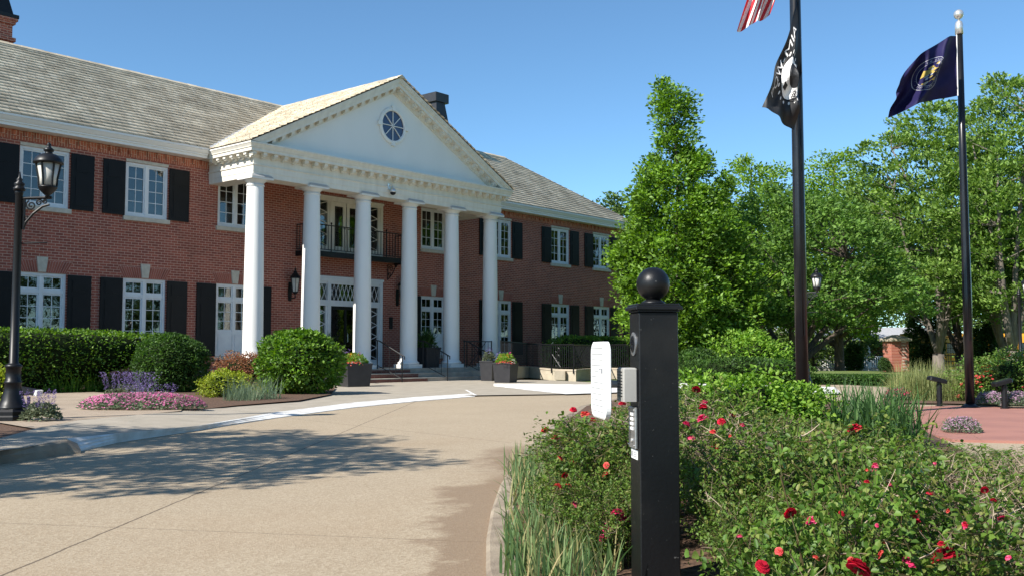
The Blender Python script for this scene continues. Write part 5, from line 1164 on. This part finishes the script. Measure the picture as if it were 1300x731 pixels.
# striped flag: its fly hangs into the top of the picture
cl = Cloth(at(1012, -190, dz), at(1012, -80, dz), at(936, 41, dz-.25), at(976, 20, dz-.05), [(.07, 2, 3, .2), (.05, 1, 6, 1)], (-.02, -.02))
t = thing('hanging_flag', 'red and white striped flag whose lower corner hangs into the top of the picture', 'flag', at(1012, -130, dz))
for mt, nm in (('red', 'red_stripes'), ('flagwhite', 'white_stripes')):
    b = MB(); b.smooth = True
    for k in range(13):
        if (k % 2 == 0) == (mt == 'red'):
            if k >= 6: cl.grid(b, .4, 1, k/13, (k+1)/13, 16, 3); 
            else: cl.grid(b, 0, 1, k/13, (k+1)/13, 26, 3)
    b.build(nm, mt, t)
b = MB(); b.smooth = True; cl.grid(b, 0, .4, 6/13, 1, 12, 10); o = b.build('canton', 'usblue', t)
# navy state flag streaming from the right pole
dz = D2-.06
cl = Cloth(at(1214.5, 46, dz), at(1216, 122, dz), at(1140, 104, dz-.25), at(1133, 147, dz-.2), [(.15, 2.4, 1.1, .3), (.08, 4.2, 2.4, 1.3), (.03, 1.2, 5, .4)], (.17, .06))
t = thing('flying_flag', 'navy blue flag with a gold and silver seal, flying from the right flagpole', 'flag', at(1215, 84, dz))
b = MB(); b.smooth = True; cl.grid(b, 0, 1, 0, 1, 44, 30); b.build('cloth', 'navy', t)
for off in (-.012, .012):
    sc_, cu_, cv_ = .0, .50, .50; ru, rv = .19, .30
    b = MB(); cl.poly(b, ell(cu_, cv_, ru, rv, 36), off, 4); o = b.build('seal', 'navy', t)
    b = MB()
    for k in range(40):
        a0, a1 = 2*math.pi*k/40, 2*math.pi*(k+1)/40
        for r_, w_ in ((1.0, .035), (.74, .025)): cl.poly(b, [(cu_+ru*q*math.cos(a), cv_+rv*q*math.sin(a)) for q, a in ((r_, a0), (r_+w_, a0), (r_+w_, a1), (r_, a1))], off*1.5, 1)
    ring_txt = 'GREAT SEAL OF THE STATE OF NEBRASKA * MARCH 1ST 1867 * '
    sgn = -1
    for i, chh in enumerate(ring_txt):
        if chh == ' ': continue
        a = math.pi*.98-2*math.pi*i/len(ring_txt)
        def mp(x, y, a=a):
            x -= .3; X_ = x*.16; Y_ = .80+y*.16; return (cu_-ru*(math.cos(a)*Y_+math.sin(a)*X_), cv_+rv*(math.sin(a)*Y_-math.cos(a)*X_))
        cl.text(b, chh, mp, off*1.5)
    b.build('seal_ring', 'silver', o)
    b = MB(); r_ = np.random.default_rng(5)
    cl.poly(b, [(cu_-ru*.6, cv_-rv*.35), (cu_+ru*.62, cv_-rv*.3), (cu_+ru*.5, cv_-rv*.52), (cu_-ru*.45, cv_-rv*.55)], off*1.6, 2)
    cl.poly(b, [(cu_-ru*.55, cv_+rv*.1), (cu_-ru*.2, cv_+rv*.35), (cu_+ru*.05, cv_+rv*.12), (cu_+ru*.0, cv_+rv*.02)], off*1.6, 2); cl.poly(b, [(cu_-ru*.1, cv_+rv*.2), (cu_+ru*.25, cv_+rv*.5), (cu_+ru*.6, cv_+rv*.1), (cu_+ru*.1, cv_+rv*.05)], off*1.6, 2)
    for k in range(7): q = r_.uniform(-.5, .5, 2); cl.poly(b, ell(cu_+ru*q[0], cv_+rv*q[1]*.9, ru*r_.uniform(.05, .16), rv*r_.uniform(.04, .1), 8), off*1.9, 1)
    b.build('seal_device', 'gold', o)
    b = MB()
    for k in range(6): q = r_.uniform(-.5, .5, 2); cl.poly(b, ell(cu_+ru*q[0], cv_+rv*q[1]*.9, ru*r_.uniform(.08, .2), rv*r_.uniform(.04, .1), 8), off*1.75, 1)
    b.build('seal_landscape', 'silver', o)
b = MB(); b.tube([cl.P(0, v)+FH*-.0 for v in np.linspace(0, 1.02, 8)], .012, 5); b.build('heading', 'flagwhite', t)

# ------------------------------------------------------------------ call post at the drive
DP = 4.2; cpb = ground(829.5, DP, .0)
axv = RT*.993+FH*.118; ANG = math.atan2(axv[1], axv[0]); X = frame_at(cpb, ANG); s = .084
post = thing('call_post', 'square black call post with ball finial and keypad at the edge of the rose bed', 'intercom post', cpb)
HT = 1.185; b = MB(); b.bbox(-s, s, -s, s, -.05, HT, .004, X); b.build('post', 'callpaint', post)
b = MB(); b.bbox(-s-.004, s+.004, -s-.004, s+.004, HT+.001, HT+.010, .002, X); b.bbox(-s-.016, s+.016, -s-.016, s+.016, HT+.011, HT+.026, .004, X); b.bbox(-s-.008, s+.008, -s-.008, s+.008, HT+.027, HT+.036, .004, X); b.smooth = True
b.lathe([(.052, HT+.037), (.050, HT+.045), (.038, HT+.052), (.028, HT+.060)], (0, 0, 0), 20, X); b.build('cap', 'callpaint', post)
b = MB(); b.smooth = True; q = X((0, 0, HT+.122)); b.sphere(q, .071, 32, 20); b.build('ball_finial', 'callpaint', post)
b = MB(); b.smooth = False; F = lambda p: X((-s-p[2], -p[0], p[1]))          # left face: p = (along, height, out)
def disc(b, c, r0, r1, z0, z1, n=28): b.lathe([(r1, z0), (r1, z1), (r0, z1+.002)], (c[0], c[1], 0), n, lambda p: F((p[0], p[1], p[2])))
disc(b, (0, 1.052), .044, .050, .001, .006); sl = b.build('seal_plate', 'steel', post)
b = MB(); disc(b, (0, 1.052), .030, .036, .0085, .0095); [b.tube([F((.026*math.cos(a), 1.052+.026*math.sin(a), .011)), F((0, 1.052+.008*math.sin(a*3), .012))], .0025, 4) for a in np.linspace(0, 2*math.pi, 9)]; b.build('seal_relief', 'iron', sl)
b = MB(); b.bbox(-.058, .062, .0, .062, zat(507, DP), zat(465, DP), .006, lambda p: F((p[0], p[2], p[1]+.002))); 
bx = b.build('grey_box', 'greybox', post)
b = MB(); z0, z1 = zat(507, DP), zat(465, DP)
for k in range(9): z = z0+.02+k*(z1-z0-.04)/8; b.box(-.045, .045, .0645, .066, z, z+.004, lambda p: F((p[0], p[2], p[1])))
b.build('louvre', 'iron', bx)
z0, z1 = zat(565, DP), zat(514, DP); b = MB(); b.bbox(-.058, .058, .002, .014, z0, z1, .003, lambda p: F((p[0], p[2], p[1]))); kp_ = b.build('keypad', 'steel', post)
for r_ in range(4):
    for c_ in range(3): b = MB(); b.box(-.03+c_*.022, -.016+c_*.022, .0145, .018, z0+.075+r_*.020, z0+.088+r_*.020, lambda p: F((p[0], p[2], p[1]))); b.build('key', 'signwhite', kp_)
b = MB(); disc(b, (.012, z0+.032), .007, .009, .0145, .019, 14); b.build('call_button', 'chrome', kp_)
for sx in (-1, 1):
    for z in (z0+.012, z1-.012): b = MB(); disc(b, (sx*.048, z), .003, .0035, .0145, .017, 8); b.build('screw', 'chrome', kp_)
b = MB(); z0, z1 = zat(579, DP), zat(567, DP); b.box(-.056, .05, .001, .003, z0, z1, lambda p: F((p[0], p[2], p[1]))); st = b.build('sticker', 'signwhite', post)
b = MB(); b.box(-.048, -.03, .0035, .0042, z0+.010, z1-.010, lambda p: F((p[0], p[2], p[1]))); [b.box(-.02, .04, .0035, .0042, z0+.010+.008*k, z0+.013+.008*k, lambda p: F((p[0], p[2], p[1]))) for k in range(3)]; b.build('sticker_print', 'signline', st)
# the white notice panel on its short arm
PO = .10; b = MB(); zc = zat(481.5, DP-.03); hw_, hh_, rr_ = .155, .164, .05
out_ = []
for cx_, cz_, a0 in ((hw_-rr_, hh_-rr_, 0), (-hw_+rr_, hh_-rr_, 90), (-hw_+rr_, -hh_+rr_, 180), (hw_-rr_, -hh_+rr_, 270)):
    out_ += [(cx_+rr_*math.cos(R(a0+k*15)), cz_+rr_*math.sin(R(a0+k*15))) for k in range(7)]
n = len(out_); vs = []
for sc2, o_ in ((.955, .138), (1, .134), (1, .115), (.96, .111)): vs += [F((p[0]*(1 if sc2 == 1 else sc2)-PO, zc+p[1]*(1 if sc2 == 1 else sc2), o_)) for p in out_]
b.add(vs, [[i*n+j, i*n+(j+1) % n, (i+1)*n+(j+1) % n, (i+1)*n+j] for i in range(3) for j in range(n)]+[list(range(n))[::-1], list(range(3*n, 4*n))])
sg_ = b.build('notice_panel', 'signwhite', post)
b = MB()
for k in range(12): z = zc+.135-k*.0245; b.box(-.125-PO, (.105 if k not in (4, 5) else .02)-PO, .1385, .1392, z, z+.0022, lambda p: F((p[0], p[2], p[1])))
b.box(.03-PO, .06-PO, .1385, .1392, zc+.045, zc+.049, lambda p: F((p[0], p[2], p[1]))); b.box(.07-PO, .10-PO, .1385, .1392, zc+.030, zc+.050, lambda p: F((p[0], p[2], p[1])))
b.build('notice_lines', 'signline', sg_)
b = MB(); b.tube([F((-.05, zat(486, DP), .03)), F((-.05, zat(486, DP), .113))], .016, 8); b.build('panel_arm', 'greybox', post)

# ------------------------------------------------------------------ bollard lights on the paving
def bollard(px, py, d, tilt, label):
    p = ground(px, d, .012); t = thing('spot_light', label, 'spot light', p); X = frame_at(p, AR); b = MB()
    h = zat(488, d)*.8; b.lathe([(.075, 0), (.075, .012), (.055, .014)], (0, 0, 0), 14, X); b.lathe([(.05, .012), (.05, .40), (.035, .41), (.035, .44)], (0, 0, 0), 14, X); b.build('stem', 'iron', t)
    b = MB(); c, s_ = math.cos(tilt), math.sin(tilt); Y = lambda q: X((q[0]*c-q[2]*s_, q[1], q[0]*s_+q[2]*c+.47)); b.bbox(-.20, .12, -.10, .10, -.03, .045, .02, Y); b.build('head', 'iron', t)
    b = MB(); b.box(-.17, .09, -.075, .075, .0455, .05, Y); b.build('lens', 'busglass', t)
bollard(1190, 515, 18.4, R(-14), 'black spot light on a short post, left of the right flagpole'); bollard(1272, 517, 17.6, R(16), 'black spot light on a short post, in front of the red roses')

# ------------------------------------------------------------------ street side in the distance
p = ground(1136, 50.5); X = frame_at(p, AR+.12); t = thing('brick_pillar', 'square red brick gate pillar with pale stone cap, across the lawn', 'pillar', p)
b = MB(); b.box(-.46, .46, -.46, .46, 0, 1.55, X); b.build('shaft', 'brick_pillar', t)
b = MB(); b.box(-.58, .58, -.58, .58, 1.55, 1.68, X); vs = [X(v) for v in ((-.58, -.58, 1.68), (.58, -.58, 1.68), (.58, .58, 1.68), (-.58, .58, 1.68), (-.1, -.1, 1.88), (.1, -.1, 1.88), (.1, .1, 1.88), (-.1, .1, 1.88))]; b.add(vs, [(0, 1, 5, 4), (1, 2, 6, 5), (2, 3, 7, 6), (3, 0, 4, 7), (4, 5, 6, 7)]); b.build('cap', 'ramp_stone', t)
p = ground(1165, 76); X = frame_at(p, AR+.05); t = thing('porch_house', 'low tan house with white porch rail and long pale roof, behind the evergreens', 'house', p)
b = MB(); b.box(-9, 2.6, 1.6, 9, 0, 2.9, X); b.box(-9, 2.6, -.4, 1.6, -.02, .45, X); b.build('wall', 'siding', t)
b = MB(); b.add([X(v) for v in ((-10, -.9, 2.75), (3.2, -.9, 2.75), (3.2, 5, 3.7), (-10, 5, 3.7), (-10, 10, 2.75), (3.2, 10, 2.75), (-10, -.9, 2.6), (3.2, -.9, 2.6))], [(0, 1, 2, 3), (3, 2, 5, 4), (0, 3, 4), (1, 5, 2), (6, 7, 1, 0)]); b.build('roof', 'greyroof', t)
b = MB(); b.box(-10, 3.2, -.93, -.9, 2.55, 2.78, X); b.build('gutter', 'white', t)
for x in (-7.5, -4, -.5, 2.4): b = MB(); b.box(x-.1, x+.1, -.3, -.1, .45, 2.6, X); b.build('porch_post', 'white', t)
for x in (-5.8, -2.6, 1.2): b = MB(); b.box(x-.6, x+.6, 1.55, 1.59, 1.0, 2.3, X); b.build('window', 'busglass', t)
b = MB(); b.box(-9, 2.4, -.3, -.22, 1.30, 1.38, X); b.box(-9, 2.4, -.3, -.22, .52, .58, X); [b.box(-9+k*.17, -8.92+k*.17, -.29, -.23, .58, 1.3, X) for k in range(67)]; b.build('porch_rail', 'white', t)
p = ground(1246, 66); X = frame_at(p, AR+.02); t = thing('school_bus', 'yellow school bus parked in the street, mostly hidden by trunks and evergreens', 'school bus', p)
b = MB(); L2 = 5.2
pr = [(-1.2, .55), (-1.2, 2.35), (-1.1, 2.72), (-.75, 2.92), (.75, 2.92), (1.1, 2.72), (1.2, 2.35), (1.2, .55)]
b.prism(pr, -L2, L2-1.2, X, axis='x'); b.prism([(-1.05, .55), (-1.05, 1.45), (-.85, 1.62), (.85, 1.62), (1.05, 1.45), (1.05, .55)], L2-1.199, L2+.5, X, axis='x'); body = b.build('body', 'bus', t)
for k in range(9): b = MB(); x = -L2+.35+k*.95; b.box(x, x+.8, -1.215, -1.2, 1.62, 2.28, X); w_ = b.build('window', 'busglass', body); b = MB(); b.box(x, x+.8, -1.222, -1.216, 1.93, 1.97, X); b.build('window_bar', 'iron', w_)
for z in (.75, 1.05, 1.45): b = MB(); b.box(-L2, L2-1.2, -1.22, -1.2, z, z+.05, X); b.build('black_stripe', 'iron', t)
for x in (-L2+2.0, L2-.9):
    for y in (-1.05, 1.05):
        b = MB(); b.lathe([(.2, -.14), (.48, -.14), (.5, -.1), (.5, .1), (.48, .14), (.2, .14)], (0, 0, 0), 20, lambda q, x=x, y=y: X((x+q[0], y+q[2], .5+q[1]))); wh = b.build('wheel', 'rubber', t)
        b = MB(); b.lathe([(.05, -.15), (.24, -.15), (.24, .15), (.05, .15)], (0, 0, 0), 14, lambda q, x=x, y=y: X((x+q[0], y+q[2], .5+q[1]))); b.build('rim', 'iron', wh)
sheet('street', [tuple(ground(900, 63.5)[:2]), tuple(ground(1500, 63.5)[:2]), tuple(ground(1500, 72)[:2]), tuple(ground(900, 72)[:2])], -.70, 'roofdeck')
p = ground(1262, 56); X = frame_at(p, AR); t = thing('iron_fence', 'black iron fence along the street at the right edge', 'fence', p); b = MB()
iron_rail(b, X((-3.2, 0))[:2] if False else X((-3.2, 0, 0))[:2], X((5, 0, 0))[:2], .1, 1.5, 60, .014, .03); b.build('fence_rails', 'iron', t)
for x in (-3.2, -.5, 2.2, 5): b = MB(); b.box(x-.05, x+.05, -.05, .05, 0, 1.7, X); b.build('fence_post', 'iron', t)

# ------------------------------------------------------------------ planting round the flag terrace
def grass_clump(name, label, base, n, rad, L, W, leaf, seed, spread, group=None, cat='grass clump', droop=1.0): return clump(name, label, base, n, rad, L, W, leaf, seed, spread, group, cat, droop)
grass_clump('fountain_grass', 'pale feathery grass clump left of the right flagpole', ground(1183, 20.6, .03), 1700, .75, .80, .012, 'feather', 300, .5)
grass_clump('fountain_grass', 'smaller pale grass clump at the drive end of the flag terrace', ground(1155, 22.2, .03), 700, .5, .62, .012, 'feather', 301, .5)
t = shrub('red_rose_shrub', 'coral red rose shrub at the right edge behind the flag terrace', ground(1285, 19.6, .03), 1.1, .8, .98, 'roseb', 5500, .06, 302, lump=.2, depth=.4, core=.6, rz=-YAW)
r = np.random.default_rng(303); P, nn = dome_pts(r, 120, 1.08, .8, .92, ground(1285, 19.6, .03), -YAW, .55); florets('blossom', P, r, .10, 'coralf', t, nn*.5, 6)
t = shrub('red_rose_shrub', 'coral red rose shrub just right of the right flagpole', ground(1250, 20.4, .03), .55, .5, .68, 'roseb', 3000, .06, 304, lump=.2, depth=.4, core=.6)
P, nn = dome_pts(r, 60, .56, .5, .62, ground(1250, 20.4, .03), 0, .5); florets('blossom', P, r, .10, 'coralf', t, nn*.5, 6)
flower_mound('dianthus_mound', 'pale pink flower cushion at the right edge of the flag terrace', ground(1290, 17.9, .03), .42, .30, .26, 'palepink', 'bluegrass', 700, 1500, .035, 305)
flower_mound('dianthus_mound', 'mauve flower cushion just right of the right flagpole', ground(1256, 18.3, .03), .36, .28, .24, 'palepink', 'bluegrass', 600, 1300, .035, 306)
flower_mound('dianthus_mound', 'pale pink flower cushion at the near edge of the red paving', ground(1217, 12.45, .0), .26, .22, .19, 'palepink', 'bluegrass', 700, 1600, .022, 307)
flower_mound('dianthus_mound', 'red-pink low flowers at the corner between drive and red paving', ground(1140, 20.5, .03), .38, .3, .22, 'hotpinkf', 'bluegrass', 260, 1300, .04, 308)

# ------------------------------------------------------------------ the rose bed
def rose_proto(name, label, seed, h, rad, canes, twigs, per, lsz, leaf, bare=0.0, wr=.62, group=None):
    """canes from the crown, side twigs, leaflets set along the twigs; some twigs stay bare and dry"""
    r = np.random.default_rng(seed); t = thing(name, label, 'rose bush', (0, 0, 0), group); b = MB(); dry = MB(); C = []; O = []
    for i in range(canes):
        a = 2*math.pi*(i+r.random())/canes; q = rad*math.sqrt(r.uniform(.05, 1)); hh = h*r.uniform(.62, 1.0)*(1-.25*(q/rad)**2)
        tip = np.array([math.cos(a)*q, math.sin(a)*q, hh]); pts = branch_pts((r.normal(0, .04), r.normal(0, .04), 0), tip, r, -.15, 6); b.tube(pts, list(np.linspace(.006, .0025, 6)), 4, False)
        for k in range(twigs):
            u_ = r.uniform(.22, 1.0); j = min(4, int(u_*5)); p = pts[j]+(pts[j+1]-pts[j])*(u_*5-j); d = unit(r.normal(size=3)*[1, 1, .55]+[math.cos(a)*.4, math.sin(a)*.4, .55]); L = r.uniform(.10, .26)*(1.1-.3*u_)
            e = p+d*L; e[2] = max(e[2], .03); tw = branch_pts(p, e, r, .1, 4)
            if r.random() < bare: dry.tube(tw, [.0034, .0028, .0022, .0012], 3, False); [dry.tube([tw[2], tw[2]+r.normal(size=3)*.05], [.0018, .0008], 3, False) for _ in range(3)]; continue
            b.tube(tw, [.0025, .002, .0016, .001], 3, False)
            for m in range(per):
                v = r.uniform(.1, 1.05); c = p+(e-p)*v+r.normal(size=3)*.018; C.append(c); O.append(d)
    b.build('canes', 'stem', t)
    if dry.v: dry.build('dry_twigs', 'twig', t)
    C = np.array(C); O = np.array(O); C[:, 2] = np.maximum(C[:, 2], .02)
    leaves('foliage', C, r, lsz, 'leaf_'+leaf, t, 1.1, O*.5, True, wr); return t
LAB = {'leafy': 'leafy rose bush with broad fresh leaves in the near right part of the bed',
       'small': 'small-leaved rose bush in the middle of the island bed',
       'twiggy': 'straggly rose bush with many bare grey-brown twigs in the island bed'}
protos = {'leafy': [rose_proto('rose_bush', LAB['leafy'], 400+i, .78, .46, 20, 15, 15, .033, ('rose', 'roseb')[i % 2], .06, .66, 'broad-leaved roses near the viewer') for i in range(3)],
          'small': [rose_proto('rose_bush', LAB['small'], 410+i, .78, .50, 20, 18, 14, .030, 'rose', .10, .6, 'small-leaved roses of the bed') for i in range(3)],
          'twiggy': [rose_proto('rose_bush', LAB['twiggy'], 420+i, .78, .50, 24, 26, 9, .027, 'rose', .62, .55, 'straggly roses of the bed') for i in range(2)]}
used = {}
bushes = []
def ytop(px): return float(np.interp(px, [640, 670, 700, 760, 800, 860, 930, 1000, 1050, 1100, 1150, 1200, 1300, 1450], [600, 585, 556, 520, 505, 488, 505, 528, 528, 548, 562, 566, 566, 575]))
def lat_left(d):                                  # kerb line of the bed at depth d, as a lateral offset
    pts = [(float(np.dot(np.array([*p, 0])-CAM, FH)), float(np.dot(np.array([*p, 0])-CAM, RT))) for p in isl[:11]]; pts.sort()
    return float(np.interp(d, [p[0] for p in pts], [p[1] for p in pts]))
def lat_right(d):
    pts = [(float(np.dot(np.array([*p, 0])-CAM, FH)), float(np.dot(np.array([*p, 0])-CAM, RT))) for p in isl[13:18]]; pts.sort()
    return float(np.interp(d, [p[0] for p in pts], [p[1] for p in pts]))
r = np.random.default_rng(77); gnum = 0
for d, sp in ((2.75, .40), (3.15, .42), (3.6, .46), (4.1, .48), (4.65, .52), (5.25, .56), (5.9, .60), (6.6, .64), (7.4, .68), (8.3, .72), (9.3, .76), (10.4, .8), (11.6, .85), (12.8, .9)):
    lo = lat_left(d)+(.62 if d < 5.4 else .42); hi = min(lat_right(d)-.3, d*.60+.3); x = lo+r.random()*.2
    while x < hi:
        dd = d+r.normal()*.08; px = 650+x/dd*FPX; xx = x; x += sp*r.uniform(.85, 1.15)
        if px < 600 or px > 1420: continue
        rad_ = .22 if dd < 4.7 else .42
        if dd < 4.4 and px-rad_/dd*FPX < 858: continue     # keeps the post and its foot in view
        if abs(px-829) < 60 and dd < 4.75: continue
        if 1050 < px < 1165 and dd > 9.2: continue
        if 870 < px < 1035 and dd > 9.6: continue
        h = 1.02-(ytop(px)+abs(r.normal())*(14 if dd > 4 else 22)+(40 if dd < 3.0 else 0)-445)*dd/FPX
        if h < .2: continue
        h = min(h, .95)
        twig_zone = (895 < px < 1030 and 4.5 < dd < 8) or (px > 1165 and dd > 3.3) or (px < 790 and r.random() < .6)
        if dd < 3.4 and px < 1180: kind = 'leafy' if r.random() < .55 else 'small'
        elif r.random() < (.85 if twig_zone else .25): kind = 'twiggy'
        else: kind = 'leafy' if r.random() < .12 else 'small'
        v = int(r.integers(len(protos[kind]))); pr_ = protos[kind][v]; p = CAM+FH*dd+RT*xx; p[2] = .05; z = r.random()*6.28
        sxy = r.uniform(.9, 1.12)*((.50 if px < 960 else .68) if dd < 4.7 else .92); sc = (sxy, sxy, h/.78)
        if (kind, v) not in used: used[(kind, v)] = 1; pr_.location = p; pr_.rotation_euler = (0, 0, z); pr_.scale = sc; o = pr_
        else: o = copy_tree(pr_, None, p, z, sc)
        bushes.append((o, p, z, sc))
for px, dd, h in ((742, 4.75, .44), (768, 4.55, .36), (790, 4.8, .46), (760, 5.2, .55), (720, 5.3, .46), (940, 4.05, .50), (960, 3.75, .46), (905, 4.75, .58), (925, 4.4, .58)):
    p = ground(px, dd, .05); z = r.random()*6.28; sc = (.46, .46, h/.78); o = copy_tree(protos['small'][int(r.integers(3))], None, p, z, sc); bushes.append((o, p, z, sc))   # low roses round the foot of the post
for k, lst in protos.items():
    for i, q in enumerate(lst):
        if (k, i) not in used: p = CAM+FH*(8+i)+RT*(2.2+.3*i); p[2] = .05; q.location = p; bushes.append((q, p, 0, (1, 1, 1)))
# fresh yellow-green shrub behind the roses, with shoots standing clear of it
shrub('hydrangea', 'fresh yellow-green shrub behind the roses, left of the middle flagpole foot', ground(925, 10.6, .05), .85, .55, .72, 'limeb', 4200, .056, 430, lump=.2, depth=.45, core=.6, fine=True, rz=-YAW)
shrub('hydrangea', 'fresh yellow-green shrub hiding the foot of the middle flagpole', ground(992, 10.9, .05), .60, .5, .60, 'limeb', 3400, .056, 431, lump=.2, depth=.45, core=.6, fine=True, rz=-YAW)
for i, (px, d, n) in enumerate(((1088, 10.6, 260), (1128, 10.2, 240), (1108, 11.6, 220))):
    clump('daylily', 'dark green daylily clump beside the red paving', ground(px, d, .05), n, .36, .66, .022, 'strapd', 440+i, .55, 'dark daylilies by the terrace', droop=1.4)
# strap leaves along the kerb of the bed
k = 0
for d in np.arange(4.0, 8.4, .26):
    for off in ((.12, .32, .54) if d < 5.6 else (.12, .36)):
        dd = d+r.normal()*.06; x = lat_left(dd)+off+r.normal()*.05; px = 650+x/dd*FPX
        if px > 775 or (px > 735 and dd > 5): continue
        p = CAM+FH*dd+RT*x; p[2] = .05
        clump('iris_clump', 'tuft of green and straw-tipped strap leaves along the kerb of the bed', p, 70, .17, .24 if off < .5 else .31, .014, 'strap', 450+k, .36, 'strap-leaved tufts along the kerb', droop=.9); k += 1
# blossoms: each bloom is a part of the bush it stands on
def bloom_mesh(name, mat, seed):
    r = np.random.default_rng(seed); b = MB(); b.smooth = True
    for ringi, (n, rad, h, tilt, sz) in enumerate(((3, .06, .50, -.05, .40), (4, .16, .44, .12, .46), (5, .26, .34, .38, .50), (6, .36, .20, .72, .52), (6, .40, .08, 1.05, .50))):
        for k in range(n):
            a = 2*math.pi*(k+r.random()*.3)/n+ringi*.7; ca, sa = math.cos(a), math.sin(a); vs = []
            for i in range(4):
                t_ = i/3; w_ = sz*(.45+.75*math.sin(math.pi*(.15+.62*t_)))*.72
                for j in (-1, -.4, .4, 1):
                    ro = rad*.35+t_*sz*math.sin(tilt+t_*.45)+.05*(1-j*j)*.6; zz = h*.25+t_*sz*math.cos(tilt+t_*.7)-.03*abs(j)*t_; y = j*w_
                    zz += .05*math.sin(9*a+7*j+5*t_)*t_; y2 = y*math.cos(.5*abs(j)); ro2 = ro-.22*abs(y)*(.6 if ringi < 3 else .25)
                    vs.append((ca*ro2-sa*y2+r.normal()*.008, sa*ro2+ca*y2+r.normal()*.008, zz+r.normal()*.008))
            b.add(vs, [[i*4+j, i*4+j+1, (i+1)*4+j+1, (i+1)*4+j] for i in range(3) for j in range(3)])
    o = b.build(name, mat); return o
def stem_mesh():
    b = MB(); b.tube([(0, 0, .05), (.03, .02, -.9), (.0, .08, -3.2)], [.05, .045, .05], 5)
    for k in range(5): a = k*1.257; b.add([(.05*math.cos(a), .05*math.sin(a), .08), (.22*math.cos(a-.4), .22*math.sin(a-.4), .0), (.34*math.cos(a), .34*math.sin(a), -.1), (.22*math.cos(a+.4), .22*math.sin(a+.4), .0)], [(0, 1, 2, 3)])
    return b.build('flower_stem', 'stem')
BM = {k: bloom_mesh('rose_bloom', m, 500+i) for i, (k, m) in enumerate((('red', 'redf'), ('pink', 'hotpinkf'), ('coral', 'coralf')))}
SM = stem_mesh()
bpy.context.view_layer.update(); DG = bpy.context.evaluated_depsgraph_get()
def surface_depth(px, py, d, strict=None):
    """depth at which the foliage is met there, so that the bloom sits on the outside of its bush"""
    dr_ = ray(px, py); n_ = np.linalg.norm(dr_); hit, loc, _n, _i, ob_, _m = scn.ray_cast(DG, Vector(CAM), Vector(dr_/n_))
    if not hit or not ob_.name.startswith(('foliage', 'canes', 'dry_twigs')): return d if strict is None else None
    q = float(np.linalg.norm(np.array(loc)-CAM)/n_); return q-.03 if 1.6 < q < 11 else d
def put_bloom(px, py, d, size_px, col, tilt=.5, bud=False, strict=None):
    d = surface_depth(px, py, d, strict)
    if d is None: return
    w_ = at(px, py, d); o, p, z, sc = min(bushes, key=lambda q: np.linalg.norm((q[1]-w_)[:2]))
    c, s = math.cos(-z), math.sin(-z); q = w_-p; loc = ((q[0]*c-q[1]*s)/sc[0], (q[0]*s+q[1]*c)/sc[1], q[2]/sc[2]); S_ = size_px/FPX*d/1.05
    bl = BM[col].copy(); COL.objects.link(bl); bl.parent = o; bl.location = loc; bl.scale = (S_/sc[0]*(.6 if bud else 1), S_/sc[1]*(.6 if bud else 1), S_/sc[2]); e = r.uniform(-1, 1, 2)*tilt
    bl.rotation_euler = (e[0], e[1], r.random()*6.28)
    st = SM.copy(); COL.objects.link(st); st.parent = bl
for a in ((1200, 707, 2.45, 28, 'red'), (1090, 722, 2.5, 25, 'red'), (1155, 712, 2.75, 15, 'pink'), (1162, 657, 2.95, 17, 'red'), (1031, 661, 3.4, 13, 'pink'), (1003, 651, 3.5, 13, 'red'), (968, 719, 3.0, 15, 'red'), (1225, 667, 3.1, 9, 'pink'), (1080, 711, 2.9, 9, 'coral'), (1085, 545, 6.6, 16, 'red'), (1036, 708, 3.0, 8, 'coral'), (1195, 690, 3.0, 8, 'red'),
          (772, 669, 4.75, 14, 'pink'), (784, 652, 4.8, 15, 'pink'), (795, 641, 4.9, 13, 'pink'), (766, 683, 4.7, 11, 'pink'), (782, 697, 4.6, 16, 'pink'), (776, 714, 4.6, 9, 'pink'), (792, 660, 4.8, 12, 'pink'), (730, 640, 5.4, 8, 'pink'),
          (692, 546, 8.3, 9, 'coral'), (706, 556, 8.0, 10, 'pink'), (728, 520, 8.4, 8, 'red'), (744, 526, 8.0, 11, 'coral'), (757, 522, 8.0, 9, 'coral'), (752, 533, 7.6, 8, 'red'), (776, 520, 7.6, 8, 'coral'), (790, 512, 7.8, 8, 'red'),
          (884, 494, 9.0, 9, 'red'), (893, 512, 8.2, 10, 'pink'), (871, 538, 7.0, 9, 'pink'), (892, 531, 7.4, 12, 'pink'), (909, 568, 6.2, 9, 'red'), (905, 548, 7.0, 7, 'coral'), (916, 535, 7.2, 9, 'red'), (930, 527, 7.6, 8, 'coral'), (942, 540, 7.2, 7, 'pink'), (1005, 592, 5.4, 10, 'coral'), (893, 517, 8.0, 9, 'red'), (878, 556, 6.6, 8, 'pink'), (1180, 625, 3.9, 8, 'red'), (1205, 648, 3.7, 8, 'coral')):
    put_bloom(*a)
rb = np.random.default_rng(91)
for _ in range(20):
    px = rb.uniform(870, 1290); py = rb.uniform(ytop(px)+18, 715)
    put_bloom(px, py, 4, rb.uniform(4, 7)+(py-520)*.012, ('red', 'pink', 'coral')[int(rb.integers(3))], .8, rb.random() < .35, True)
for _ in range(10):
    px = rb.uniform(690, 795); put_bloom(px, rb.uniform(ytop(px)+8, 640), 6, rb.uniform(6, 9), ('pink', 'coral', 'red')[int(rb.integers(3))], .8, False, True)
put_bloom(1111, 592, 2.9, 12, 'pink', .1, True); put_bloom(1225, 666, 2.9, 10, 'red', .1, True)
for o in list(BM.values())+[SM]: bpy.data.objects.remove(o)
